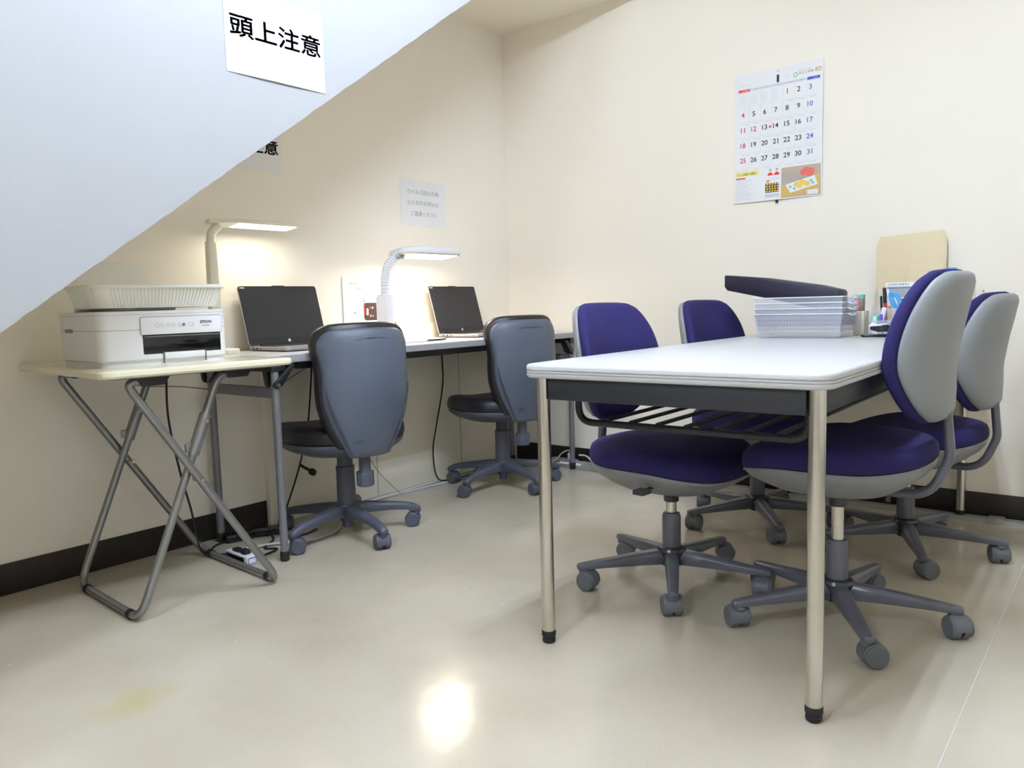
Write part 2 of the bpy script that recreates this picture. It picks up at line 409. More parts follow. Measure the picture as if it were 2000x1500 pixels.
# ================================================================ MEETING TABLE
def Tl(t): return t
TA = .0126; TX, TY = 1.5611, -1.8132; TW, TLn = .6494, 1.764
t = thing('meeting_table', 'long pale grey meeting table with steel legs and under-shelf', 'table', (TX, TY, 0), TA)
ov = .025
out = rrect(TW+.082, TLn+2*ov-.002, .042, 7, TW/2-.011, TLn/2)
b = B(); slab(b, out, [(.006, .6915), (.006, .699), (.009, .700)]); ob('tabletop', b, 'ttop', t)
b = B(); slab(b, out, [(.004, .667), (.0, .671), (0, .6775), (.003, .678), (.003, .6795), (.0005, .6802), (.0005, .6838), (.003, .6845), (.003, .686), (0, .6868), (0, .694), (.003, .6985), (.006, .6990), (.0065, .690)]); ob('edge_band', b, 'tedge', t, sharp=50)
for (x, y) in ((.0, .0), (TW, .0), (0, TLn), (TW, TLn)):
    b = B(); b.cyl((x, y, .028), (x, y, .667), .0165, n=28); lg = ob('leg', b, 'steel', t)
    b = B(); b.lathe((x, y, 0), [(.0135, 0), (.0165, .004), (.0165, .010), (.0145, .012), (.0145, .016), (.0178, .018), (.0178, .030), (.0168, .032)]); ob('foot_cap', b, 'rubber', lg)
b = B(); b.box(.019, TW-.019, -.008, .012, .615, .6665); ob('front_apron', b, 'apron', t, bevel=.002)
b = B(); b.box(.019, TW-.019, TLn-.012, TLn+.008, .615, .6665); ob('rear_apron', b, 'apron', t, bevel=.002)
for x in (-.004, TW-.012):
    b = B(); b.box(x, x+.016, .019, TLn-.019, .615, .6665); ob('side_apron', b, 'apron', t, bevel=.002)
# wire shelf hanging below
z = .546; zt = .63
for y in (.11, TLn-.11):
    b = B(); b.tube(fillet([(.030, y, zt), (.030, y, z), (TW-.050, y, z), (TW-.050, y, zt)], .055), .009, 12); ob('shelf_hanger', b, 'blackm', t)
for k in range(7):
    x = .11+k*(TW-.22)/6
    b = B(); b.tube([(x, .11, z+.009), (x, TLn-.11, z+.009)], .0085, 10, flat=.55, up=(1, 0, 0)); ob('shelf_bar', b, 'blackm', t)

# ================================================================ TASK CHAIRS
def make_caster(parent, pos, ang, r=.028, mk='wheel'):
    x, y, zt = pos; off = .014
    b = B()
    # hood: arc cover over both wheels, local axis along the wheel axle
    ca, sa = math.cos(ang), math.sin(ang)   # rolling direction
    P = lambda u, v, z: (x+ca*(u-off)-sa*v, y+sa*(u-off)+ca*v, z)
    b.cyl((x, y, r*2-.006), (x, y, zt+.004), .009, n=14)
    k = 14; rg = []
    for v in (-.0205, -.019, .019, .0205):
        q_ = 1.0 if abs(v) > .02 else 1.05
        outr = [P(r*q_*math.cos(-.35+3.6*j/k), v, r+r*q_*math.sin(-.35+3.6*j/k)) for j in range(k+1)]
        innr = [P(r*.6*math.cos(-.35+3.6*j/k), v, r+r*.6*math.sin(-.35+3.6*j/k)) for j in range(k, -1, -1)]
        rg.append(outr+innr)
    b.rings(rg)
    b.lathe((x, y, 2*r-.008), [(.013, 0), (.0155, .006), (.012, .012)], n=16)
    c = ob('caster', b, mk, parent)
    for s in (-1, 1):
        b = B()
        ctr = Vector(P(0, 0, r)); axd = Vector((-sa, ca, 0))*s
        b.lathe(ctr, [(r*.90, .003), (r*.98, .005), (r*.98, .0215), (r*.93, .0255), (r*.84, .027), (r*.82, .0262), (r*.3, .0262)], axis=axd, n=26)
        ob('wheel', b, mk, c)
    return c

def blue_chair(label, loc, face, base, h):
    """h = height of the seam between seat cushion and shell; face = heading of the sitter, base = heading of first base arm (world degrees)"""
    face_r = math.radians(face); t = thing('task_chair', label, 'chair', (loc[0], loc[1], 0), face_r, 'navy task chairs around the meeting table')
    a0 = math.radians(base)-face_r
    # base
    b = B(); b.lathe((0, 0, .052), [(.026, 0), (.030, .004), (.034, .02), (.041, .038), (.044, .05), (.040, .058), (.031, .062)]); ob('hub', b, 'hubm', t, key='hub1')
    for k in range(5):
        a = a0+k*2*PI/5; b = B(); d = Vector((math.cos(a), math.sin(a), 0)); s_ = Vector((-d.y, d.x, 0))
        rg = []
        for (rr, wd, zb, zt_) in ((.03, .021, .062, .104), (.10, .020, .063, .098), (.20, .0165, .062, .086), (.262, .0145, .060, .079), (.284, .0125, .060, .076), (.290, .008, .061, .073)):
            p = d*rr
            rg.append([p+s_*sx*wd+Vector((0, 0, zz)) for sx, zz in ((-1, zb), (1, zb), (1, zb+(zt_-zb)*.72), (.62, zt_), (-.62, zt_), (-1, zb+(zt_-zb)*.72))])
        b.rings(rg); ob('base_arm', b, 'cbase', t, bevel=.0015)
        p = d*.27; make_caster(t, (p.x, p.y, .06), a+random.uniform(-2.4, 2.4), .0285)
    b = B(); b.lathe((0, 0, .10), [(.027, 0), (.0275, .002), (.0275, .105), (.024, .115), (.018, .117)]); ob('column_tube', b, 'cbase', t, key='col1')
    b = B(); b.cyl((0, 0, .215), (0, 0, h-.10), .0155); ob('gas_cylinder', b, 'steel', t)
    b = B(); b.lathe((0, 0, h-.135), [(.0215, 0), (.0225, .003), (.0225, .05)]); ob('column_socket', b, 'hubm', t)
    # seat
    A, C_, ex = .222, .235, 2.7
    o_ = []
    for k in range(56):
        th = 2*PI*k/56; c, s_ = math.cos(th), math.sin(th)
        x = A*math.copysign(abs(c)**(2/ex), c); y = C_*math.copysign(abs(s_)**(2/ex), s_)
        if x < 0: y *= 1-.10*(x/A)**2
        o_.append((x, y))
    def fs(u, v, w_, sc):
        dz = -.032*max(0, (u-.03)/.19)**2 + .010*max(0, (-u-.10)/.12)**2 + .010*(abs(v)/.235)**2*(w_ > .03) - .006
        return (u, v, h+w_+dz*(1 if w_ > -.01 else .7))
    b = B(); pad(b, o_, fs, [(.2, .0), (.97, 0), (.995, .004), (1.0, .014), (.995, .026), (.975, .037), (.93, .046), (.82, .052), (.6, .055), (.35, .056), (.12, .056)], (0, 0)); ob('seat_cushion', b, 'navy', t, key='seat%.3f' % h, sharp=60)
    b = B(); pad(b, o_, fs, [(.3, -.001), (.98, -.001), (.985, -.008), (.97, -.018), (.90, -.036), (.76, -.058), (.6, -.078), (.42, -.088), (.15, -.09)], (0, 0)); ob('seat_shell', b, 'sshell', t, key='shell%.3f' % h, sharp=60)
    b = B(); b.tube(fillet([(.06, -.10, h-.062), (.06, -.20, h-.05), (.06, -.245, h-.052)], .03), .0045, 8); b.box(.045, .078, -.262, -.222, h-.058, h-.046); ob('height_lever', b, 'hubm', t)
    # back
    zb = h+.102
    prof = [(0, .060), (.010, .092), (.035, .125), (.08, .160), (.13, .182), (.18, .188), (.23, .184), (.28, .172), (.325, .150), (.346, .125), (.356, .08)]
    o2 = spline([(y, z_) for z_, y in prof]+[(-y, z_) for z_, y in prof[::-1]], 4)
    def cx(v, z_): return -.222-.20*max(0, z_-.12)**1.5*2.1-.05*max(0, .12-z_)+ .060*(v/.21)**2
    def fb(u, v, w_, sc): return (cx(u, v)+w_, u, zb+v)
    c0 = (0, .175)
    b = B(); pad(b, [(p[0], p[1]) for p in o2], fb, [(.15, .002), (.95, .002), (.985, .006), (1.0, .014), (.995, .024), (.965, .032), (.90, .037), (.7, .041), (.4, .044), (.12, .045)], c0); ob('back_cushion', b, 'navy', t, key='bc%.3f' % h, sharp=60)
    b = B(); pad(b, [(p[0], p[1]) for p in o2], fb, [(.15, .001), (.955, .001), (.972, -.003), (.968, -.010), (.93, -.022), (.84, -.030), (.6, -.034), (.3, -.036), (.1, -.036)], c0); ob('back_shell', b, 'shell', t, key='bs%.3f' % h, sharp=60)
    b = B(); b.tube(fillet([(-.02, 0, h-.082), (-.215, 0, h-.082), (-.256, 0, h+.02), (-.243, 0, h+.15)], [0, .09, .07, 0], 10), .0155, 14, flat=.75, up=(0, 1, 0)); ob('back_bar', b, 'cbase', t, key='bar%.3f' % h)
    b = B(); b.cyl((-.12, 0, h-.08), (-.12, 0, h-.108), .006, n=10); ob('tension_screw', b, 'hubm', t)
    return t
blue_chair('navy task chair left of the table, nearest the camera of that side', (1.617, -1.26), -5, 10, .385)
blue_chair('navy task chair left of the table, nearer the back wall', (1.59, -.515), -8, 18, .385)
blue_chair('tallest navy task chair right of the table, in front, chrome cylinder showing', (2.096, -1.265), 178, 12, .440)
blue_chair('navy task chair right of the table, behind, beside the far steel leg', (2.110, -.565), 174, 4, .385)

def pc_chair(label, loc, face, base):
    fr = math.radians(face); t = thing('office_chair', label, 'chair', (loc[0], loc[1], 0), fr, 'black leather office chairs at the long desk')
    a0 = math.radians(base)-fr; h = .375
    b = B(); b.lathe((0, 0, .03), [(.018, 0), (.020, .02), (.026, .024), (.032, .05), (.048, .085), (.046, .092)]); ob('hub', b, 'cbase2', t, key='hub2')
    for k in range(5):
        a = a0+k*2*PI/5; d = Vector((math.cos(a), math.sin(a), 0)); s_ = Vector((-d.y, d.x, 0)); b = B(); rg = []
        for (rr, wd, zb, zt_) in ((.02, .028, .072, .122), (.08, .026, .080, .118), (.16, .021, .078, .108), (.225, .0175, .070, .098), (.255, .0165, .060, .090), (.275, .0155, .058, .080), (.283, .011, .058, .072)):
            p = d*rr; rg.append([p+s_*sx*wd+Vector((0, 0, zz)) for sx, zz in ((-1, zb), (1, zb), (1, zb+(zt_-zb)*.65), (.55, zt_), (-.55, zt_), (-1, zb+(zt_-zb)*.65))])
        b.rings(rg); ob('base_arm', b, 'cbase2', t, bevel=.003)
        p = d*.265; make_caster(t, (p.x, p.y, .06), a+random.uniform(-2.4, 2.4), .0275, 'cbase2')
    b = B(); b.lathe((0, 0, .11), [(.036, 0), (.0355, .005), (.034, .135), (.0345, .137), (.0345, .152), (.0295, .153), (.029, .2)]); ob('column_cover', b, 'cbase2', t, key='col2')
    A, C_, ex = .232, .226, 2.6; o_ = []
    for k in range(56):
        th = 2*PI*k/56; c, s_ = math.cos(th), math.sin(th)
        o_.append((A*math.copysign(abs(c)**(2/ex), c)+.02, C_*math.copysign(abs(s_)**(2/ex), s_)*(1-.16*(c < 0)*c*c)))
    def fs(u, v, w_, sc): return (u, v, h+w_-.03*max(0, (u-.08)/.18)**2*(w_ > -.02)+.012*(v/.24)**2*(w_ > .03)-.0)
    b = B(); pad(b, o_, fs, [(.2, .0), (.96, 0), (.99, .004), (1.0, .018), (.99, .032), (.96, .045), (.90, .053), (.8, .056), (.5, .052), (.2, .050)], (0.02, 0)); ob('seat_cushion', b, 'leather', t, key='seat2', sharp=60)
    b = B(); pad(b, o_, fs, [(.3, -.001), (.975, -.001), (.98, -.008), (.95, -.022), (.86, -.038), (.66, -.055), (.42, -.062), (.15, -.064)], (0.02, 0)); ob('seat_shell', b, 'cbase2', t, key='shell2', sharp=60)
    # tall back, waisted, its shell running down under the seat
    zb = .318; 
    prof = [(0, .062), (.012, .084), (.05, .104), (.10, .132), (.15, .154), (.20, .167), (.25, .171), (.30, .170), (.35, .172), (.39, .178), (.425, .174), (.455, .148), (.468, .09)]
    o2 = spline([(y, z_) for z_, y in prof]+[(-y, z_) for z_, y in prof[::-1]], 3)
    def cx(u, v): return -.206-.044*math.sin(min(1, v/.25)*PI/2)**2 + .10*max(0, v-.30) + .085*(u/.21)**2*min(1, .35+v/.3)
    def fb(u, v, w_, sc): return (cx(u, v)+w_, u, zb+v)
    c0 = (0, .27)
    b = B(); pad(b, [(p[0], p[1]) for p in o2], fb, [(.1, .0), (.955, .0), (.965, -.004), (.955, -.011), (.92, -.017), (.82, -.022), (.6, -.025), (.3, -.026), (.1, -.026)], c0); ob('back_shell', b, 'bshell', t, key='bs2', sharp=60)
    o3 = [(p[0]*1.01, (max(p[1], .045+.02*abs(p[0])/.2)-.27)*1.045+.27) for p in o2]
    b = B(); pad(b, o3, fb, [(.15, .001), (.97, .001), (1.0, .006), (1.015, .018), (1.005, .032), (.97, .042), (.88, .047), (.6, .05), (.3, .05), (.1, .05)], c0); ob('back_cushion', b, 'leather', t, key='bc2', sharp=60)
    # raised shell creases, shade put into their colour: side arcs and the top lip
    for s in (-1, 1):
        pts = []
        for j in range(15):
            q = j/14; u = s*(.158-.088*q**1.3+.004*math.sin(q*PI)); v = .262-.245*q
            pts.append(Vector((cx(u, v)-.0192-.0042*min(1, q*1.5), u, zb+v)))
        b = B(); b.tube(pts, [.0008+.0036*math.sin(PI*min(1, .06+j/14*.88)) for j in range(15)], 8); ob('shell_crease', b, 'crease_shade', t, key='cr%d' % s)
    pts = []
    for j in range(17):
        u = -.135+.27*j/16; v = .427-.75*u*u
        pts.append(Vector((cx(u, v)-.0185, u, zb+v)))
    b = B(); b.tube(pts, [.0012+.0034*math.sin(PI*(.04+j/16*.92)) for j in range(17)], 8); ob('shell_crease', b, 'crease_shade', t, key='cr2')
    # moulded maker's badge low on the shell
    b = B(); bf = lambda u, v, l: (cx(u, v)-.0235-l, u, zb+v)
    put_frame(b, bf, rrect(.034, .011, .004, 4, .052, .068), -.0012, .0016)
    for q in range(3): put_rect(b, bf, .042+q*.008, .065, .0475+q*.008, .0705, .0016)
    ob('badge', b, 'crease_shade', t, key='bdg', flatshade=True)
    b = B(); b.lathe((-.165, 0, .215), [(.027, 0), (.0305, .003), (.0305, .052), (.024, .054), (.021, .056), (.021, .115)], n=28); ob('tension_knob', b, 'cbase2', t, key='tk')
    b = B()
    for k in range(14):
        a = 2*PI*k/14; b.cyl((-.165+.0302*math.cos(a), .0302*math.sin(a), .220), (-.165+.0302*math.cos(a), .0302*math.sin(a), .264), .002, n=6)
    ob('knob_grip', b, 'cbase2', t, key='tg')
    return t
pc_chair('black leather office chair with slate shell in front of the left laptop', (.385, -1.485), 166, 60)
pc_chair('black leather office chair with slate shell in front of the right laptop', (.375, -.545), 163, 56)

# ================================================================ LONG FOLDING DESK
t = thing('folding_desk', 'long grey folding desk against the left wall under the laptops', 'desk', (0, 0, 0))
out = rrect(.44, 1.83, .012, 4, .252, -.945)
b = B(); slab(b, out, [(.003, .690), (.003, .6985), (.005, .6995)]); ob('desktop', b, 'dtop', t)
b = B(); slab(b, out, [(.003, .672), (0, .675), (0, .696), (.0025, .6990), (.006, .6992), (.006, .69)]); ob('edge_band', b, 'dedge', t)
for (x0, x1) in ((.40, .43), (.07, .10)):
    b = B(); b.box(x0, x1, -1.70, -.18, .645, .671); ob('frame_rail', b, 'blackm', t, bevel=.002)
for yy, s in ((-1.812, 1), (-.078, -1)):
    b = B(); b.box(.04, .465, yy-.02, yy+.035 if s > 0 else yy+.02, .645, .671); ob('end_rail', b, 'blackm', t, bevel=.003)
    b = B(); b.cyl((.056, yy, .555+.018), (.452, yy, .573), .001, n=6); b.box(.05, .45, yy-.008, yy+.008, .556, .591); ob('cross_bar', b, 'gtube', t, bevel=.004)
    for x in (.055, .450):
        b = B(); b.cyl((x, yy, .03), (x, yy, .652), .0135, n=22); lg = ob('leg', b, 'gtube', t)
        b = B(); b.lathe((x, yy, 0), [(.0135, 0), (.0155, .003), (.0155, .032), (.0145, .034)]); ob('foot_cap', b, 'rubber', lg)
        # black folding bracket with its lock arm
        b = B(); f_ = lambda p, q, xx: (xx, yy+s*p, q)
        b.prism([(-.028, .672), (.05, .672), (.035, .640), (.012, .600), (-.012, .592), (-.020, .602), (-.024, .63)], f_, x-.030, x-.018)
        hb = ob('hinge_bracket', b, 'blackm', t, bevel=.002)
        b = B(); b.prism([(.05, .664), (.075, .664), (.02, .598), (-.002, .585), (-.014, .595), (-.010, .610)], f_, x-.018, x+.018); ob('lock_arm', b, 'blackm', hb, bevel=.004)
        b = B(); b.cyl(f_(.0, .600, x+.016), f_(.0, .600, x+.023), .007, n=14); ob('rivet', b, 'steel', hb)
    b = B(); b.tube([(.09, yy+s*.05, .655), (.25, yy+s*.055, .640), (.415, yy+s*.04, .655)], .006, 8); ob('release_bar', b, 'blackm', t)

# ================================================================ X-LEG PRINTER TABLE
t = thing('folding_side_table', 'small ivory folding table with crossed tube legs under the printer', 'table', (.37, -2.162, 0), math.radians(-3.5))
out = rrect(.668, .560, .035, 6, -.020, 0)
b = B(); slab(b, out, [(.012, .683), (.004, .6845), (0, .690), (.001, .699), (.005, .7035), (.010, .705)]); ob('tabletop', b, 'ptop', t)
b = B(); slab(b, rrect(.58, .50, .02, 4), [(0, .680), (0, .684)]); ob('underboard', b, 'sshell', t)
def uframe(name, xh, yb, yt, ztop, tail):
    pts = [(-xh, tail, ztop), (-xh, yt, ztop), (-xh, yb, .0125), (xh, yb, .0125), (xh, yt, ztop), (xh, tail, ztop)]
    b = B(); b.tube(fillet(pts, [0, .06, .062, .062, .06, 0], 10), .0115, 16)
    return ob(name, b, 'tube', t)
f1 = uframe('leg_frame', .224, -.195, .075, .669, .15)
f2 = uframe('leg_frame', .252, .215, -.20, .669, -.13)
for fr, yb, xh in ((f1, -.195, .224), (f2, .215, .252)):
    for s in (-1, 1):
        b = B(); b.cyl((s*(xh-.055), yb, .0125), (s*(xh-.075), yb, .0125), .0135, n=16); ob('foot_sleeve', b, 'rubber', fr)
for s in (-1, 1):     # locking sleeves on the steeper frame
    x = s*.224; y_, z_ = lambda q: -.195+(.27)*q, lambda q: .0125+.656*q
    b = B(); b.cyl((x, y_(.66), z_(.66)), (x, y_(.83), z_(.83)), .0165, n=20); sl = ob('lock_sleeve', b, 'tube', t)
    b = B(); b.box(x-.005, x+.005, y_(.66)-.022, y_(.70)-.012, z_(.67), z_(.71)); ob('lock_catch', b, 'tube', sl, bevel=.004)
    b = B(); b.cyl((x-.02, y_(.80), z_(.80)), (x+.02, y_(.80), z_(.80)), .006, n=12); ob('rivet', b, 'steel', sl)
    b = B(); yy = -.012; b.cyl((x-.016*s, yy+.0, .372), (x+.040*s, yy+.0, .372), .0055, n=14); ob('pivot_bolt', b, 'steel', t)
    b = B(); b.prism([(-.05, .684), (.05, .684), (.03, .655), (-.03, .655)], lambda p, q, xx: (xx, p-.13, q), s*.252-.015, s*.252+.015); ob('frame_bracket', b, 'blackm', t, bevel=.003)
    b = B(); b.prism([(-.05, .684), (.05, .684), (.03, .655), (-.03, .655)], lambda p, q, xx: (xx, p+.13, q), s*.224-.015, s*.224+.015); ob('frame_bracket', b, 'blackm', t, bevel=.003)

# ================================================================ PRINTER
t = thing('printer', 'white home printer with black paper slot on the ivory folding table', 'printer', (.405, -2.215, .705), math.radians(-3))
PW, PD = .365, .30    # width along y, depth along x; front faces +x
out = rrect(PD, PW, .028, 5)
b = B(); slab(b, rrect(PD-.016, PW-.012, .024, 5), [(0, 0), (0, .016)]); ob('base_tray', b, 'printer', t)
# body with an opening in front for the paper slot
b = B(); slab(b, out, [(.004, .014), (0, .018), (0, .098), (.001, .099)]); ob('lower_body', b, 'printer', t)
b = B(); slab(b, out, [(.002, .0985), (.002, .1005)]); ob('body_seam', b, 'seam', t)
b = B(); slab(b, out, [(0, .1), (0, .140), (.001, .141), (.002, .1415)]); ob('upper_body', b, 'printer', t)
b = B(); slab(b, out, [(.0015, .141), (.0015, .1425), (0, .143), (0, .149), (.005, .151)]); ob('scanner_lid', b, 'printer', t, sharp=50)
fx = PD/2
b = B(); b.box(fx-.12, fx+.0015, -.07, .158, .030, .087); ob('paper_slot', b, 'pblack', t, bevel=.004)
b = B(); b.box(fx-.09, fx+.0025, -.066, .154, .078, .081); ob('slot_rim', b, 'seam', t)
pf = lambda u, v, l: (fx+.004+l, u, v)
b = B(); b.prism(rrect(.234, .048, .006, 4, .044, .109), lambda u, v, l: (l, u, v), fx-.005, fx+.004)
cp = ob('control_panel', b, 'printer', t, bevel=.0008)
b = B(); put_frame(b, pf, rrect(.236, .050, .007, 4, .044, .109), -.0009, -.0032); ob('panel_outline', b, 'seam', cp)
b = B(); put_text(b, pf, 'EPSON', .096, .112, h=.0085, bold=.02); put_text(b, pf, 'EW-052A', .102, .1035, h=.0038); ob('lettering', b, 'ink', cp, flatshade=True)
b = B()
for (u, r_) in ((-.028, .0062), (.004, .0048), (.018, .0048), (.034, .0052), (.047, .0056), (.066, .0060)):
    put_ring(b, pf, u, .110, r_, .0007)
for u in (-.013, .078):
    for v in (.106, .113): put_disc(b, pf, u, v, .001); put_rect(b, pf, u-.006, v-.0008, u-.003, v+.001)
ob('buttons', b, 'inkl', cp, flatshade=True)
b = B(); put_disc(b, pf, .047, .110, .0032); ob('lit_button', b, 'blueb', cp, flatshade=True)
b = B(); b.box(fx-.01, fx+.004, -.012, .106, .016, .034); ob('output_tray', b, 'printer', t, bevel=.002)
b = B(); b.box(fx-.002, fx+.0035, -.0155, -.0135, .004, .036); b.box(fx-.002, fx+.0035, .1075, .1095, .004, .036); ob('tray_joint', b, 'seam', t)
b = B(); b.box(-.09, -.03, -PW/2-.0008, -PW/2+.01, .094, .106); ob('side_grip', b, 'kraftd', t, bevel=.002)
b = B()
mt = Matrix.Translation((-.075, 0, .150)) @ Matrix.Rotation(math.radians(-14), 4, 'Y')
b.prism([(-.160, 0), (.082, 0), (.055, .155), (-.125, .155)], lambda u, v, l: tuple(mt @ Vector((l, u, v))), -.003, .0)
ob('paper_support', b, 'basket', t, bevel=.001)

# ribbed basket lying on the printer
b = B(); slab(b, rrect(.16, .19, .02, 4), [(.006, 0), (0, .003), (0, .008)])
o = tag(ob('plastic_lid', b, 'whitew'), 'thin white lid between the printer and the ribbed basket', 'lid'); o.location = (.40, -2.24, .856)
t = thing('ribbed_basket', 'shallow ivory ribbed basket lying on top of the white printer', 'basket', (.43, -2.210, .8645), math.radians(-3))
BW, BD = .385, .25
b = B(); slab(b, rrect(BD-.06, BW-.05, .03, 6), [(0, 0), (0, .003)]); ob('basket_floor', b, 'basket', t)
o_b = rrect(BD-.05, BW-.04, .035, 7); o_t = rrect(BD-.012, BW-.012, .045, 7)
b = B(); rg = []
for q in (0, 1): rg.append([(x, y, .001+.057*q) for x, y in (o_b if q == 0 else o_t)])
rg2 = [[(x*.965, y*.975, z) for x, y, z in r] for r in rg[::-1]]
b.rings(rg+rg2, loop=True, cap=False); ob('basket_wall', b, 'basket', t)
b = B(); slab(b, rrect(BD, BW, .05, 8), [(.004, .054), (0, .056), (0, .063), (.003, .065), (.014, .065), (.016, .058), (.014, .054)]); b.f = [f for f in b.f if len(f) == 4]; ob('basket_rim', b, 'basket', t, sharp=60)
def ribs(n, fa, fb_):
    for k in range(n):
        p, q = fa(k/(n-1)), fb_(k/(n-1)); b = B(); b.tube([p, q], .0022, 6); ob('rib', b, 'basket', t)
ribs(30, lambda q: (BD/2-.024, (q-.5)*(BW-.12), .004), lambda q: (BD/2-.005, (q-.5)*(BW-.09), .056))
ribs(14, lambda q: ((q-.5)*(BD-.12), -(BW/2-.019), .004), lambda q: ((q-.5)*(BD-.10), -(BW/2-.005), .056))

# ================================================================ DESK LAMPS
t = thing('desk_lamp', 'slim ivory desk lamp with flat lit head behind the printer', 'lamp', (.13, -1.822, .6995))
b = B(); slab(b, rrect(.16, .07, .02, 5, .02, .0), [(.002, 0), (0, .004), (0, .016), (.004, .02)]); ob('base', b, 'whitew', t)
b = B(); b.rings([[(x*s_, y*s_, z_) for x, y in rrect(.032, .040, .008, 4)] for s_, z_ in ((1.05, .02), (1, .2), (.88, .37), (.84, .395))]); ob('pole', b, 'whitew', t)
b = B(); b.tube(fillet([(0, 0, .388), (.002, .002, .425), (.004, .03, .452)], .03), [.0150]*3+[.0155]*20 if 0 else .0155, 14); ob('joint', b, 'whitew', t, sharp=60)
b = B(); pts = [(-.035, .075), (.045, .075), (.045, .345), (-.035, .345)]
hz = lambda x, y: .4605+.12*x+.0*y
top = [(-.008, -.012), (.022, -.012), (.048, .085), (.048, .345), (.044, .350), (-.036, .350), (-.040, .345), (-.040, .085)]
b.rings([[(x, y, hz(x, y)-.004) for x, y in top], [(x, y, hz(x, y)+.006) for x, y in top], [(x*.94, y*.985, hz(x, y)+.009) for x, y in top]]); ob('lamp_head', b, 'whitew', t)
b = B(); b.add([(x, y, hz(x, y)-.0048) for x, y in ((-.030, .095), (-.030, .335), (.040, .335), (.040, .095))], [(0, 1, 2, 3)]); ob('light_panel', b, 'lamp1', t)
a = area('desk_lamp_glow', (.135, -1.606, 1.148), .06, .23, LAMP1, (1, .96, .80)); a.rotation_euler = (0, math.radians(-7), 0)

t = thing('desk_lamp', 'white gooseneck desk lamp with warm lit head between the laptops', 'lamp', (.20, -1.075, .6995))
b = B(); slab(b, rrect(.17, .26, .02, 5, .05, .09), [(.003, 0), (0, .003), (0, .009), (.004, .012)]); ob('base', b, 'white', t)
b = B(); b.box(.1352, .1362, .10, .19, .003, .0085); b.box(.134, .1367, .192, .215, .0035, .009); ob('usb_port', b, 'pblack', t)
b = B(); b.prism([(-.028, .01), (.030, .01), (.030, .150), (.022, .205), (-.018, .205), (-.028, .19)], lambda u, v, l: (l, u, v), -.035, .035); ob('stem_block', b, 'white', t, bevel=.004)
b = B(); b.box(.0352, .0362, .010, .016, .015, .085); ob('stem_slot', b, 'pblack', t)
npts = [Vector(p) for p in spline([(0, 0, .20), (0, .0, .25), (.001, .004, .285), (.003, .016, .320), (.008, .040, .348), (.016, .070, .364)], 5, False)]
b = B(); L_ = len(npts); b.tube(npts, [.025-.005*i/L_ for i in range(L_)], 16, flat=.62, up=(0, 1, 0)); nk = ob('gooseneck', b, 'white', t, sharp=60)
for k in range(1, 18):
    q = k/18*(L_-1); i = int(q); p = npts[i].lerp(npts[min(i+1, L_-1)], q-i); tt = (npts[min(i+1, L_-1)]-npts[max(i-1, 0)]).normalized()
    a_ = (Vector((0, 1, 0))-tt*tt.y).normalized(); e_ = tt.cross(a_); rr = .0258-.005*q/L_
    b = B(); b.tube([p+rr*(math.cos(2*PI*j/16)*a_+.64*math.sin(2*PI*j/16)*e_) for j in range(16)], .0011, 5, loop=True); ob('neck_rib', b, 'tedge', nk)
b = B(); b.tube([(.010, .050, .354), (.022, .085, .370)], .0185, 16, flat=.7, up=(0, 1, 0)); ob('neck_joint', b, 'silver', t)
ho = rrect(.150, .360, .055, 8, .012, .232)
hf = lambda x, y: .371+.10*x
b = B(); rg = []
for ins, dz in ((.004, -.002), (.0, .003), (.0, .010), (.006, .020), (.02, .027), (.045, .030)):
    r = []
    for i in range(len(ho)):
        p = Vector(ho[i]); cc = Vector((.012, .235)); d = (cc-p); q = p+d.normalized()*ins; r.append((q.x, q.y, hf(q.x, q.y)+dz))
    rg.append(r)
b.rings(rg); ob('lamp_head', b, 'white', t, sharp=70)
b = B(); slab(b, rrect(.145, .354, .052, 8, .012, .232), [(0, .0), (.006, -.003), (.02, -.0025)])
b.v = [(x, y, z+hf(x, y)-.0015) for x, y, z in b.v]; ob('head_trim', b, 'silver', t)
b = B(); b.add([(x, y, hf(x, y)-.0052) for x, y in rrect(.112, .255, .02, 5, .012, .262)], [tuple(range(24))]); ob('light_panel', b, 'lamp2', t)
a = area('gooseneck_lamp_glow', (.212, -.813, 1.056), .10, .25, LAMP2, (1, .86, .66)); a.rotation_euler = (0, math.radians(-5.7), 0)

